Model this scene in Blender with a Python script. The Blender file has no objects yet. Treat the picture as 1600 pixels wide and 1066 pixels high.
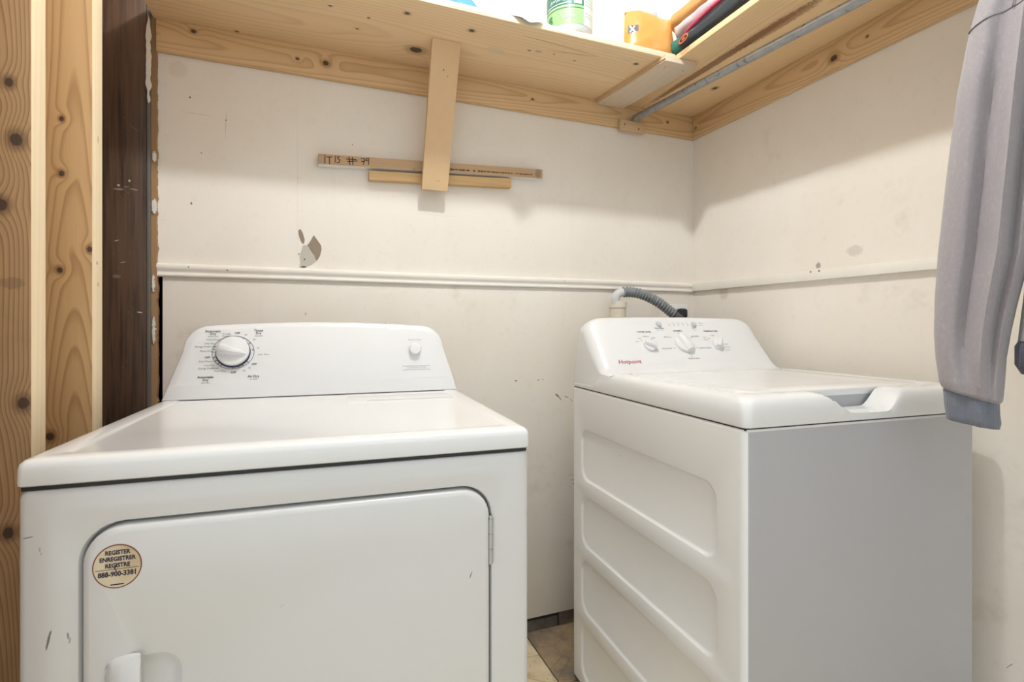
import bpy, bmesh, math, random
from mathutils import Vector, Matrix, Euler, noise
R = math.radians
random.seed(7)
SC = bpy.context.scene
COL = SC.collection

# ------------------------------------------------------------------ camera
cam_d = bpy.data.cameras.new('camera'); cam = bpy.data.objects.new('camera', cam_d); COL.objects.link(cam)
cam.location = (0, 0, 1.10); cam.rotation_euler = (R(90), 0, R(-21.5))
cam_d.sensor_width = 36; cam_d.lens = 805 / 1600 * 36; cam_d.shift_y = -22.6 / 1600
cam_d.clip_start = 0.02
SC.camera = cam
# ------------------------------------------------------------------ world and exposure
WORLD_STRENGTH = 1.06
BULB = (0.40, 0.775, 2.73); BULB_POWER = 57.0
wd = bpy.data.worlds.new('world'); SC.world = wd; wd.use_nodes = True
bg = wd.node_tree.nodes.get('Background') or wd.node_tree.nodes.new('ShaderNodeBackground')
bg.inputs[0].default_value = (0.86, 0.945, 1.0, 1); bg.inputs[1].default_value = WORLD_STRENGTH
SC.view_settings.view_transform = 'Standard'; SC.view_settings.look = 'None'
SC.view_settings.gamma = 1; SC.view_settings.use_curve_mapping = False
SC.view_settings.exposure = 0.0

# ------------------------------------------------------------------ object helpers
def tag(o, label=None, cat=None, group=None, kind=None):
    if label: o['label'] = label
    if cat: o['category'] = cat
    if group: o['group'] = group
    if kind: o['kind'] = kind
    return o
def empty(name, loc, rz=0, **k):
    o = bpy.data.objects.new(name, None); COL.objects.link(o); o.location = loc; o.rotation_euler = (0, 0, rz)
    o.empty_display_size = 0.1
    return tag(o, **k)
def put(name, bm, mats, parent=None, smooth=True, world=False, angle=40, **k):
    """link a bmesh as one mesh object; world=True: coordinates are world ones, the parent is an unrotated root"""
    bmesh.ops.recalc_face_normals(bm, faces=bm.faces[:])
    me = bpy.data.meshes.new(name); bm.to_mesh(me); bm.free()
    for m in (mats if isinstance(mats, (list, tuple)) else [mats]): me.materials.append(m)
    if smooth:
        me.polygons.foreach_set('use_smooth', [True] * len(me.polygons))
        try: me.set_sharp_from_angle(angle=R(angle))
        except Exception: pass
    o = bpy.data.objects.new(name, me); COL.objects.link(o)
    if parent:
        o.parent = parent
        if world:
            p = parent; off = Vector((0, 0, 0))
            while p: off += p.location; p = p.parent
            o.location = -off
    return tag(o, **k)
def add_box(bm, a, b, bev=0.0, seg=2, mi=0):
    r = bmesh.ops.create_cube(bm, size=1)
    vs = r['verts']
    for v in vs:
        v.co = Vector([(a[i] + b[i]) / 2 + v.co[i] * (b[i] - a[i]) for i in range(3)])
    fs = {f for v in vs for f in v.link_faces}
    for f in fs: f.material_index = mi
    if bev > 0:
        es = {e for v in vs for e in v.link_edges}
        bmesh.ops.bevel(bm, geom=list(es), offset=bev, segments=seg, affect='EDGES', profile=0.5)
def box(name, a, b, mat, parent=None, bev=0.0015, seg=2, world=True, **k):
    bm = bmesh.new(); add_box(bm, a, b, bev, seg)
    return put(name, bm, mat, parent, world=world, **k)
def add_loft(bm, loops, cap0=True, cap1=True, mi=0, closed=True):
    rows = [[bm.verts.new(p) for p in L] for L in loops]
    n = len(rows[0])
    for a, b in zip(rows, rows[1:]):
        for i in range(n if closed else n - 1):
            j = (i + 1) % n
            f = bm.faces.new((a[i], a[j], b[j], b[i])); f.material_index = mi
    if cap0: bm.faces.new(rows[0][::-1]).material_index = mi
    if cap1: bm.faces.new(rows[-1]).material_index = mi
    return rows
def rrect(x0, x1, z0, z1, r, n=8, edge=1):
    """rounded rectangle, counter-clockwise from bottom-left; r = (bl, br, tr, tl); edge subdivisions per side"""
    if not isinstance(r, (tuple, list)): r = (r,) * 4
    cs = [(x0 + r[0], z0 + r[0], 180, r[0]), (x1 - r[1], z0 + r[1], 270, r[1]), (x1 - r[2], z1 - r[2], 0, r[2]), (x0 + r[3], z1 - r[3], 90, r[3])]
    corners = [[(cx + rr * math.cos(R(a0 + 90 * i / n)), cz + rr * math.sin(R(a0 + 90 * i / n))) for i in range(n + 1)] for cx, cz, a0, rr in cs]
    out = []
    for k in range(4):
        out += corners[k]
        p, q = corners[k][-1], corners[(k + 1) % 4][0]
        for i in range(1, edge): out.append((p[0] + (q[0] - p[0]) * i / edge, p[1] + (q[1] - p[1]) * i / edge))
    return out
def tube(bm, pts, rad, n=12, caps=True, mi=0):
    """tube along points with radius (number or per-point list)"""
    pts = [Vector(p) for p in pts]; loops = []
    up = Vector((0, 0, 1)); prev = None
    for i, p in enumerate(pts):
        t = (pts[min(i + 1, len(pts) - 1)] - pts[max(i - 1, 0)]).normalized()
        if prev is None: s = t.cross(up) if abs(t.dot(up)) < .95 else t.cross(Vector((1, 0, 0)))
        else: s = prev - t * prev.dot(t)
        s.normalize(); prev = s; u = s.cross(t)
        r = rad[i] if isinstance(rad, (list, tuple)) else rad
        loops.append([p + (s * math.cos(2 * math.pi * k / n) + u * math.sin(2 * math.pi * k / n)) * r for k in range(n)])
    add_loft(bm, loops, caps, caps, mi)
def catmull(P, m=8):
    P = [Vector(p) for p in P]; out = []
    for i in range(len(P) - 1):
        a, b, c, d = P[max(i - 1, 0)], P[i], P[i + 1], P[min(i + 2, len(P) - 1)]
        for k in range(m):
            t = k / m
            out.append(.5 * ((2 * b) + (c - a) * t + (2 * a - 5 * b + 4 * c - d) * t * t + (3 * b - a - 3 * c + d) * t ** 3))
    return out + [P[-1]]
def lathe(bm, prof, M, n=32, mi=0):
    """profile of (radius, height) turned about local z, placed by matrix M"""
    loops = [[M @ Vector((r * math.cos(2 * math.pi * k / n), r * math.sin(2 * math.pi * k / n), h)) for k in range(n)] for r, h in prof]
    add_loft(bm, loops, True, True, mi)
def basis(o, ux, uy):
    ux = Vector(ux).normalized(); uy = Vector(uy).normalized(); uz = ux.cross(uy)
    return Matrix(((ux.x, uy.x, uz.x, o[0]), (ux.y, uy.y, uz.y, o[1]), (ux.z, uy.z, uz.z, o[2]), (0, 0, 0, 1)))
def ribbon(bm, pts, w, M, mi=0):
    """flat pen stroke of width w through 2-d points, laid on the plane M"""
    P = [Vector((p[0], p[1])) for p in pts]
    for a, b in zip(P, P[1:]):
        d = (b - a); L = d.length
        if L < 1e-6: continue
        d /= L; nn = Vector((-d.y, d.x)) * w / 2; a2 = a - d * w * .35; b2 = b + d * w * .35
        f = bm.faces.new([bm.verts.new(M @ Vector((q.x, q.y, 0))) for q in (a2 - nn, b2 - nn, b2 + nn, a2 + nn)]); f.material_index = mi
def text(bm, s, size, M, bold=0.0, shear=0.0, mi=0, align='CENTER', spacing=1.0, xs=1.0):
    cu = bpy.data.curves.new('t', 'FONT'); cu.body = s; cu.size = size; cu.align_x = align; cu.align_y = 'CENTER'
    cu.offset = bold * size; cu.shear = shear; cu.space_character = spacing; cu.resolution_u = 2
    o = bpy.data.objects.new('t', cu); COL.objects.link(o)
    dg = bpy.context.evaluated_depsgraph_get(); me = bpy.data.meshes.new_from_object(o.evaluated_get(dg))
    n0 = len(bm.verts); f0 = len(bm.faces)
    bm.from_mesh(me); bm.verts.ensure_lookup_table(); bm.faces.ensure_lookup_table()
    for v in bm.verts[n0:]: v.co = M @ Vector((v.co.x * xs, v.co.y, 0))
    for f in bm.faces[f0:]: f.material_index = mi
    bpy.data.objects.remove(o); bpy.data.curves.remove(cu); bpy.data.meshes.remove(me)

# ------------------------------------------------------------------ material helpers
class NT:
    def __init__(s, name):
        s.m = bpy.data.materials.new(name); s.m.use_nodes = True; s.t = s.m.node_tree
        s.b = s.t.nodes['Principled BSDF']; s.co = None
    def n(s, typ, **k):
        x = s.t.nodes.new('ShaderNode' + typ)
        for a, v in k.items(): setattr(x, a, v)
        return x
    def link(s, a, b): s.t.links.new(a, b)
    def set(s, inp, v):
        if isinstance(v, bpy.types.NodeSocket): s.link(v, inp)
        elif isinstance(v, (tuple, list)) and len(v) == 3 and inp.type == 'RGBA': inp.default_value = (*v, 1)
        else: inp.default_value = v
    def coord(s):
        if s.co is None: s.co = s.n('TexCoord').outputs['Object']
        return s.co
    def math(s, op, a, b=0.0, c=None, clamp=False):
        x = s.n('Math', operation=op); x.use_clamp = clamp; s.set(x.inputs[0], a); s.set(x.inputs[1], b)
        if c is not None: s.set(x.inputs[2], c)
        return x.outputs[0]
    def vmath(s, op, a, b=(0, 0, 0)):
        x = s.n('VectorMath', operation=op); s.set(x.inputs[0], a); s.set(x.inputs[1], b)
        return x.outputs['Value'] if op in ('LENGTH', 'DOT_PRODUCT', 'DISTANCE') else x.outputs['Vector']
    def mapping(s, loc=(0, 0, 0), rot=(0, 0, 0), sc=(1, 1, 1), typ='POINT', vec=None):
        x = s.n('Mapping', vector_type=typ); s.link(vec or s.coord(), x.inputs[0])
        x.inputs[1].default_value = loc; x.inputs[2].default_value = rot; x.inputs[3].default_value = sc
        return x.outputs[0]
    def noise(s, scale, detail=3, rough=.5, sc=(1, 1, 1), loc=(0, 0, 0), vec=None, color=False, dist=0):
        x = s.n('TexNoise'); s.link(s.mapping(loc=loc, sc=sc, vec=vec), x.inputs['Vector'])
        x.inputs['Scale'].default_value = scale; x.inputs['Detail'].default_value = detail; x.inputs['Roughness'].default_value = rough
        x.inputs['Distortion'].default_value = dist
        return x.outputs['Color' if color else 0]
    def ramp(s, f, stops):
        x = s.n('ValToRGB'); s.link(f, x.inputs[0]); e = x.color_ramp.elements
        while len(e) < len(stops): e.new(.5)
        for el, (p, c) in zip(e, stops):
            el.position = p; el.color = (*c, 1) if isinstance(c, (tuple, list)) else (c, c, c, 1)
        return x.outputs[0]
    def rng(s, f, a, b, c=0.0, d=1.0):
        x = s.n('MapRange', interpolation_type='SMOOTHSTEP'); s.set(x.inputs[0], f)
        for i, v in zip((1, 2, 3, 4), (a, b, c, d)): x.inputs[i].default_value = v
        return x.outputs[0]
    def mix(s, f, a, b, mode='MIX'):
        x = s.n('Mix', data_type='RGBA', blend_type=mode); s.set(x.inputs[0], f); s.set(x.inputs[6], a); s.set(x.inputs[7], b)
        return x.outputs[2]
    def bump(s, h, strength=.2, dist=.002, normal=None):
        x = s.n('Bump'); s.set(x.inputs['Height'], h); x.inputs['Strength'].default_value = strength; x.inputs['Distance'].default_value = dist
        if normal is not None: s.link(normal, x.inputs['Normal'])
        return x.outputs[0]
    def spots(s, col, lst, rag=.35, rscale=180):
        """marks of their own shape: list of (centre, radii, rotation, colour, strength)"""
        nz = s.noise(rscale, 2)
        for c, r, rot, colr, st in lst:
            d = s.vmath('LENGTH', s.mapping(loc=c, rot=rot, sc=r, typ='TEXTURE'))
            d = s.math('ADD', d, s.math('MULTIPLY', s.math('SUBTRACT', nz, .5), rag * 2))
            col = s.mix(s.math('MULTIPLY', s.rng(d, 1.0, .6), st), col, colr)
        return col
    def done(s, col, rough=.5, normal=None, **k):
        s.set(s.b.inputs['Base Color'], col); s.set(s.b.inputs['Roughness'], rough)
        if normal is not None: s.link(normal, s.b.inputs['Normal'])
        for a, v in k.items(): s.set(s.b.inputs[a.replace('_', ' ')], v)
        return s.m
def plain(name, col, rough=.5, **k):
    t = NT(name); n = t.noise(60, 2)
    return t.done(t.mix(t.math('MULTIPLY', n, .12), col, tuple(c * .8 for c in col)), rough, **k)

def pine(name, axis, center, knots=(), light=(.62, .42, .24), dark=(.40, .22, .10), spacing=.0075, taper=.012, wob=.013, marks=(), contrast=.75, fine=.35, rough=.62, amber=None, stain=.0):
    """board grain: growth rings about a heart line beside the board, bent round the knots. axis = board length, center = heart line, knots = (point, radius)"""
    t = NT(name); ax = 'xyz'.index(axis); P = t.coord()
    lowsc = [5, 5, 5]; lowsc[ax] = 1.1
    nz = t.noise(1.0, 2, .45, sc=tuple(lowsc), color=True)
    off = t.vmath('MULTIPLY', t.vmath('SUBTRACT', nz, (.5, .5, .5)), (wob * 3,) * 3)
    q = t.vmath('ADD', t.vmath('SUBTRACT', P, center), off)
    sq = [1, 1, 1]; sq[ax] = 0
    r = t.vmath('LENGTH', t.vmath('MULTIPLY', q, tuple(sq)))
    sep = t.n('SeparateXYZ'); t.link(P, sep.inputs[0])
    r = t.math('ADD', r, t.math('MULTIPLY', sep.outputs[ax], taper))
    kd = None
    for kp, kr in knots:
        ks = [kr, kr, kr]; ks[ax] = kr * 1.25
        d = t.vmath('LENGTH', t.mapping(loc=kp, sc=tuple(ks), typ='TEXTURE'))
        g = t.math('POWER', 2.718, t.math('MULTIPLY', t.math('MULTIPLY', d, d), -.10))
        r = t.math('ADD', r, t.math('MULTIPLY', g, kr * 1.6))
        kd = d if kd is None else t.math('MINIMUM', kd, d)
    ph = t.math('FRACT', t.math('DIVIDE', r, spacing))
    ring = t.ramp(ph, [(0, .0), (.55, .22), (.86, 1.0), (1.0, .0)])
    fs = [480, 480, 480]; fs[ax] = 9
    fine_n = t.noise(1, 3, .6, sc=tuple(fs))
    big = [9, 9, 9]; big[ax] = 1.6
    bn = t.noise(1, 3, .5, sc=tuple(big), loc=(3, 1, 2))
    f = t.math('ADD', t.math('MULTIPLY', ring, contrast * .75), t.math('MULTIPLY', t.math('SUBTRACT', fine_n, .5), fine))
    f = t.math('ADD', f, t.math('MULTIPLY', t.math('SUBTRACT', bn, .5), .7), clamp=True)
    col = t.mix(f, light, dark)
    if amber:
        col = t.mix(t.rng(bn, .45, .75, 0, .6), col, amber)
    if stain:
        col = t.mix(t.rng(t.noise(3.2, 4, .6, loc=(5, 2, 7)), .52, .72, 0, stain), col, tuple(c * .55 for c in dark))
    if kd is not None:
        kn = t.math('ADD', kd, t.math('MULTIPLY', t.math('SUBTRACT', t.noise(90, 2), .5), .5))
        col = t.mix(t.rng(kn, 2.4, 1.0, 0, .65), col, tuple(c * .62 for c in dark))
        col = t.mix(t.rng(kn, 1.05, .8, 0, .92), col, (.055, .03, .018))
    if marks: col = t.spots(col, marks)
    return t.done(col, rough, t.bump(t.math('ADD', ring, fine_n), .12, .001))

# ------------------------------------------------------------------ materials
def wall_paint(name, base, marks, weave=0.0, lower=False):
    t = NT(name)
    mott = t.noise(2.2, 4, .55); small = t.noise(38, 3, .6)
    col = t.mix(t.rng(mott, .38, .68, 0, .55), base, tuple(c * f for c, f in zip(base, (.93, .905, .86))))
    col = t.mix(t.rng(small, .55, .75, 0, .18), col, tuple(c * f for c, f in zip(base, (.82, .78, .72))))
    col = t.mix(t.rng(t.noise(260, 2), .68, .80, 0, .35), col, tuple(c * .6 for c in base))
    streak = t.noise(1, 3, .5, sc=(34, 34, 1.4))
    col = t.mix(t.rng(streak, .6, .75, 0, .12), col, tuple(c * .86 for c in base))
    if lower:   # blotchy old grime
        col = t.mix(t.rng(t.noise(4.5, 5, .65, loc=(7, 3, 1)), .56, .74, 0, .35), col, (.46, .40, .30))
    col = t.spots(col, marks)
    rel = t.noise(1, 4, .6, sc=(420, 420, 60) if not weave else (60, 60, 420))
    h = t.math('ADD', t.math('MULTIPLY', rel, .5), t.math('MULTIPLY', t.noise(14, 3), .8))
    return t.done(col, .62, t.bump(h, .22, .0016))
CREAM = (.875, .815, .735)
HOLE = (.10, .075, .05)
def hole(x, z, r=.003): return ((x, 1.775, z), (r, .05, r * 1.3), (0, 0, 0), HOLE, .85)
M_WALL_UP = wall_paint('cream_wall_paint', CREAM, [hole(-.329, 1.7816, .0030), hole(-.3257, 1.4662, .0032), hole(-.235, 1.727, .0025), hole(.133, 1.70, .002),
    hole(-.30, 1.62, .002), ((-.034, 1.775, 1.60), (.0012, .05, .33), (0, 0, 0), (.60, .54, .45), .30), ((-.235, 1.775, 1.72), (.0012, .05, .05), (0, R(3), 0), (.5, .44, .35), .6),
    ((-.31, 1.775, 1.735), (.05, .05, .0009), (0, R(2), 0), (.5, .43, .33), .6), ((.42, 1.775, 1.49), (.09, .05, .0007), (0, 0, 0), (.55, .5, .42), .4), ((-.36, 1.775, 1.86), (.03, .05, .03), (0, 0, 0), (.62, .54, .43), .30)])
def scuff(x, z, rx, rz, rot, st=.85): return ((x, 1.775, z), (rx, .05, rz), (0, R(rot), 0), (.12, .10, .08), st)
M_WALL_LOW = wall_paint('cream_lower_wall_paint', (.83, .775, .70), [scuff(.7145, .899, .007, .003, -8), scuff(.806, .898, .006, .0025, -15, .7), scuff(.825, .9, .004, .002, -30, .6),
    scuff(.885, .836, .012, .0045, 40), scuff(.895, .826, .014, .0025, 52, .8), scuff(.925, .828, .012, .002, 25, .8), scuff(.945, .815, .010, .0016, 45, .7),
    scuff(.955, .505, .016, .002, 0, .6), scuff(.957, .49, .008, .004, 10, .7), scuff(.945, .525, .02, .0012, 5, .4), scuff(-.01, 1.14, .004, .006, 0, .35), scuff(.24, 1.11, .003, .006, 0, .3)], weave=1, lower=True)
def rspot(y, z, ry, rz, rot, c, st): return ((1.536, y, z), (.05, ry, rz), (R(rot), 0, 0), c, st)
M_WALL_R = wall_paint('cream_side_wall_paint', CREAM, [rspot(1.19, 1.298, .010, .012, 0, (.2, .17, .14), .7), rspot(1.07, 1.33, .03, .02, 0, (.5, .44, .36), .45), rspot(.66, 1.43, .035, .06, 0, (.62, .53, .42), .55),
    rspot(.62, 1.62, .004, .004, 0, HOLE, .6), rspot(.70, 1.70, .003, .003, 0, HOLE, .6), rspot(.66, .76, .003, .003, 0, HOLE, .8), rspot(1.6, 1.24, .03, .04, 0, (.55, .48, .38), .5), rspot(.70, .30, .0012, .014, 35, (.15, .12, .1), .7)], lower=True)
M_TRIM = wall_paint('cream_trim_paint', (.87, .82, .745), [((-.33, 1.76, 1.275), (.003, .05, .003), (0, 0, 0), HOLE, .7), ((-.23, 1.76, 1.27), (.004, .05, .0025), (0, R(30), 0), HOLE, .7), ((.91, 1.76, 1.275), (.003, .05, .002), (0, 0, 0), HOLE, .6)])
M_TRIM_R = wall_paint('cream_side_trim_paint', (.88, .84, .77), [((1.52, 1.205, 1.278), (.05, .004, .004), (0, 0, 0), HOLE, .9), ((1.52, 1.175, 1.278), (.05, .004, .004), (0, 0, 0), HOLE, .9), ((1.52, .93, 1.29), (.05, .012, .002), (0, 0, 0), (.4, .33, .25), .8)])
M_CEIL = plain('ceiling_paint', (.86, .83, .79), .8)
M_DARK = plain('dark_void', (.012, .010, .009), .9)
PL, PD = (.60, .385, .195), (.34, .175, .07)
STUD_A = pine('stud_wood_knotty', 'z', (-.47, 1.09, 0), [((-.449, 1.067, 1.493), .0062), ((-.440, 1.067, 1.402), .0088), ((-.4585, 1.067, 1.295), .008), ((-.431, 1.067, .976), .0082), ((-.45, 1.067, .768), .0075)],
              light=(.46, .29, .145), dark=(.20, .105, .042), spacing=.0058, wob=.03, taper=.03, stain=.3, contrast=.95, marks=[((-.445, 1.067, 1.17), (.02, .02, .012), (0, 0, 0), (.10, .06, .03), .35)])
STUD_B = pine('stud_wood_amber', 'z', (-.455, 1.365, 0), [((-.472, 1.321, 1.526), .0042), ((-.472, 1.321, 1.414), .0048), ((-.425, 1.321, 1.261), .005), ((-.475, 1.321, 1.216), .005), ((-.491, 1.321, .876), .007)],
              light=(.62, .395, .185), dark=(.33, .165, .055), spacing=.0062, wob=.016, taper=.035, contrast=.85)
STUD_C = pine('stud_wood_plain', 'z', (-.46, .5, 0), light=(.61, .40, .20), dark=(.38, .20, .08))
M_STUD_EDGE_LIT = pine('lit_stud_edge_wood', 'z', (-.30, 1.2, 0), light=(.80, .655, .44), dark=(.66, .48, .27), spacing=.012, contrast=.35, fine=.25,
                   marks=[((-.42, 1.35, 1.50), (.01, .006, .011), (0, 0, 0), (.42, .30, .16), .6), ((-.42, 1.345, 1.235), (.01, .006, .005), (0, 0, 0), (.30, .19, .09), .7), ((-.42, 1.35, 1.19), (.01, .005, .006), (0, 0, 0), (.35, .22, .1), .6)])  # paler than the stud faces: bulb brightness on these edges painted in
def dark_post():
    t = NT('old_dark_post_wood')
    g = t.noise(1, 4, .6, sc=(110, 110, 4)); b = t.noise(1, 3, .5, sc=(9, 9, 3))
    col = t.mix(t.rng(g, .3, .7), (.026, .014, .009), (.105, .058, .033))
    col = t.mix(t.rng(b, .4, .7, 0, .7), col, (.115, .065, .036))
    sep = t.n('SeparateXYZ'); t.link(t.coord(), sep.inputs[0])
    # plaster dust caught on the wood
    col = t.mix(t.rng(t.noise(240, 2), .72, .78, 0, .6), col, (.55, .48, .40))
    col = t.spots(col, [((-.495, 1.74, 1.484), (.014, .05, .0035), (0, 0, 0), (.45, .38, .33), .4), ((-.46, 1.74, 1.487), (.012, .05, .003), (0, R(6), 0), (.45, .38, .33), .35), ((-.478, 1.74, 1.492), (.009, .05, .002), (0, R(-10), 0), (.4, .33, .28), .35), ((-.495, 1.74, 1.495), (.004, .05, .003), (0, 0, 0), (.65, .58, .5), .8), ((-.47, 1.74, 1.51), (.003, .05, .004), (0, 0, 0), (.7, .62, .52), .8),
                        ((-.445, 1.74, 1.14), (.008, .05, .0015), (0, R(8), 0), (.75, .7, .62), .9), ((-.50, 1.74, 1.34), (.007, .05, .0015), (0, R(-20), 0), (.6, .52, .44), .7), ((-.46, 1.74, 1.66), (.016, .05, .0012), (0, R(35), 0), (.2, .13, .08), .8),
                        ((-.485, 1.74, 1.28), (.008, .05, .0012), (0, R(-15), 0), (.6, .52, .44), .7), ((-.50, 1.74, 1.24), (.012, .05, .006), (0, 0, 0), (.3, .26, .22), .4)])
    return t.done(col, .55, t.bump(g, .2, .001))
M_POST = dark_post()
M_SHELF = pine('shelf_board_wood', 'x', (0, 1.60, 2.045), [((.055, 1.514, 1.99), .0035), ((.320, 1.655, 1.99), .017), ((.259, 1.471, 1.99), .006), ((.455, 1.486, 1.99), .007), ((1.031, 1.47, 1.99), .006), ((.16, 1.533, 1.99), .003), ((.134, 1.602, 1.99), .003), ((-.203, 1.749, 1.99), .004)],
               light=(.90, .68, .42), dark=(.68, .45, .22), spacing=.014, taper=.03, wob=.034, contrast=.6, fine=.2,
               marks=[((.66, 1.525, 1.99), (.008, .005, .05), (0, 0, 0), (.12, .10, .05), .8), ((.69, 1.519, 1.99), (.016, .007, .05), (0, 0, 0), (.30, .22, .10), .5), ((.827, 1.528, 1.99), (.008, .004, .05), (0, 0, 0), (.10, .07, .04), .7), ((.745, 1.516, 1.99), (.005, .004, .05), (0, 0, 0), (.12, .09, .05), .7),
                      ((.56, 1.56, 1.99), (.035, .016, .05), (0, 0, R(10)), (.74, .60, .46), .6), ((.90, 1.44, 1.99), (.03, .010, .05), (0, 0, 0), (.76, .63, .5), .6), ((.98, 1.455, 1.99), (.04, .014, .05), (0, 0, 0), (.74, .60, .45), .5),
                      ((.74, 1.462, 1.99), (.17, .003, .05), (0, 0, R(4)), (.30, .20, .09), .55), ((.80, 1.49, 1.99), (.10, .004, .05), (0, 0, R(-8)), (.36, .24, .11), .45), ((.055, 1.508, 1.99), (.006, .003, .05), (0, 0, 0), (.95, .92, .85), .9)])
M_SHELF_EDGE = pine('shelf_front_edge_wood', 'x', (0, 1.40, 2.10), light=(.86, .74, .53), dark=(.70, .52, .30), spacing=.014, contrast=.3, marks=[((.42, 1.40, 1.995), (.09, .05, .002), (0, 0, 0), (.25, .24, .12), .6), ((.72, 1.4, 1.993), (.05, .05, .002), (0, 0, 0), (.25, .25, .13), .5)])
M_SHELF_R = pine('side_shelf_board_wood', 'y', (1.31, 0, 2.05), [((1.41, 1.512, 1.99), .009), ((1.37, 1.08, 1.99), .007), ((1.22, .9, 1.99), .006)], light=(.90, .66, .38), dark=(.66, .42, .20), spacing=.014, taper=.03, wob=.03, contrast=.6, fine=.2,
                 marks=[((1.275, 1.36, 1.99), (.020, .42, .05), (0, 0, R(1.5)), (.25, .105, .038), .85), ((1.285, 1.14, 1.99), (.028, .20, .05), (0, 0, R(3)), (.27, .115, .04), .7), ((1.29, 1.24, 1.99), (.004, .03, .05), (0, 0, 0), (.12, .05, .02), .7)])
M_LEDGER = pine('ledger_board_wood', 'x', (0, 1.80, 1.952), [((-.317, 1.756, 1.970), .0055), ((-.034, 1.756, 1.943), .004), ((.05, 1.756, 1.945), .008), ((.774, 1.756, 1.946), .0035), ((1.387, 1.756, 1.95), .004)], light=(.74, .52, .29), dark=(.50, .30, .135), spacing=.0085, taper=.02, wob=.022, contrast=.95, fine=.2)
M_LEDGER_R = pine('side_ledger_board_wood', 'y', (1.56, 0, 1.945), [((1.517, 1.738, 1.938), .0032), ((1.517, 1.123, 1.934), .010), ((1.517, 1.02, 1.948), .003)], light=(.72, .50, .275), dark=(.48, .28, .125), spacing=.0085, taper=.02, wob=.022, contrast=.95, fine=.2)
M_BRACE = pine('brace_board_wood', 'z', (-.2, 1.64, 0), light=(.76, .54, .31), dark=(.58, .37, .18), spacing=.0055, taper=.004, wob=.010, contrast=.7,
               marks=[((.40, 1.742, 1.592), (.007, .05, .0016), (0, 0, 0), (.12, .07, .04), .8), ((.409, 1.742, 1.592), (.003, .05, .003), (0, 0, 0), (.06, .04, .03), .9), ((.395, 1.60, 1.91), (.003, .05, .004), (0, 0, 0), (.12, .07, .04), .8), ((.41, 1.60, 1.895), (.002, .05, .003), (0, 0, 0), (.12, .07, .04), .8)])
M_STICK = pine('stick_front_wood', 'x', (0, 1.70, 1.60), light=(.56, .375, .215), dark=(.42, .26, .13), spacing=.013, contrast=.35, marks=[((.035, 1.742, 1.63), (.014, .05, .03), (0, 0, 0), (.40, .30, .20), .55), ((.79, 1.742, 1.667), (.014, .05, .03), (0, 0, 0), (.27, .21, .15), .8), ((.33, 1.742, 1.632), (.003, .05, .002), (0, 0, 0), (.08, .05, .03), .9)])
M_STICK2 = pine('short_stick_wood', 'x', (0, 1.70, 1.57), light=(.68, .45, .22), dark=(.50, .29, .11), spacing=.012, contrast=.5, wob=.01)
M_CLEATP = pine('pale_plank_wood', 'y', (1.2, 0, 2.1), light=(.72, .60, .46), dark=(.60, .46, .32), spacing=.016, contrast=.3,
                marks=[((x, y, 1.972), (.003, .003, .03), (0, 0, 0), (.12, .08, .05), .9) for x, y in ((1.07, 1.735), (1.15, 1.735), (1.11, 1.42), (1.185, 1.42))])
M_BLOCK = pine('rod_block_wood', 'x', (0, 1.70, 1.92), light=(.66, .46, .27), dark=(.48, .30, .15), contrast=.4, marks=[((1.165, 1.738, 1.903), (.004, .03, .005), (0, 0, 0), (.10, .05, .03), .9), ((1.232, 1.738, 1.893), (.004, .03, .005), (0, 0, 0), (.10, .05, .03), .9)])
M_WHITE_EDGE = plain('white_painted_edge', (.92, .91, .88), .5)
M_TORN_BROWN = plain('torn_brown_paper', (.30, .235, .17), .9)
M_TORN_GREY = plain('torn_grey_plaster', (.55, .51, .44), .9)
M_PLASTER = plain('bare_plaster', (.74, .70, .62), .85)
M_FIBRE = plain('brown_fibreboard', (.36, .21, .10), .9)
M_GREYSTRIP = plain('old_grey_strip', (.135, .12, .105), .5)
def tile_mat(name, a, b, c, seed):
    t = NT(name)
    n = t.noise(14, 5, .62, loc=(seed, 0, 0)); s = t.noise(5, 4, .6, loc=(0, seed, 0))
    col = t.mix(t.rng(n, .35, .65), a, b)
    col = t.mix(t.rng(s, .52, .68, 0, .8), col, c)
    v = t.n('TexVoronoi', feature='DISTANCE_TO_EDGE'); t.link(t.mapping(loc=(seed, 0, 0)), v.inputs['Vector']); v.inputs['Scale'].default_value = 9
    col = t.mix(t.rng(v.outputs[0], .035, .0, 0, .35), col, (.16, .09, .04))
    col = t.mix(t.rng(t.noise(120, 2, loc=(seed, 1, 1)), .64, .72, 0, .5), col, (.10, .07, .05))
    return t.done(col, .7, t.bump(n, .4, .002))
M_TILE_A = tile_mat('worn_beige_tile', (.74, .59, .37), (.82, .69, .47), (.46, .29, .14), 1.0)
M_TILE_B = tile_mat('stained_brown_tile', (.26, .20, .135), (.40, .28, .16), (.14, .115, .09), 4.0)
M_SUBFLOOR = tile_mat('grey_dusty_subfloor', (.17, .15, .125), (.23, .205, .175), (.10, .085, .07), 9.0)
def enamel(name, col=(.83, .828, .82), rough=.28, marks=()):
    t = NT(name); n = t.noise(5, 3)
    c = t.mix(t.rng(n, .4, .7, 0, .25), col, tuple(v * .97 for v in col))
    if marks: c = t.spots(c, marks, rag=.5, rscale=300)
    return t.done(c, rough, t.bump(t.noise(420, 2), .02, .0003), Coat_Weight=.3, Coat_Roughness=.1)
INK = (.10, .10, .10)
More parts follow.
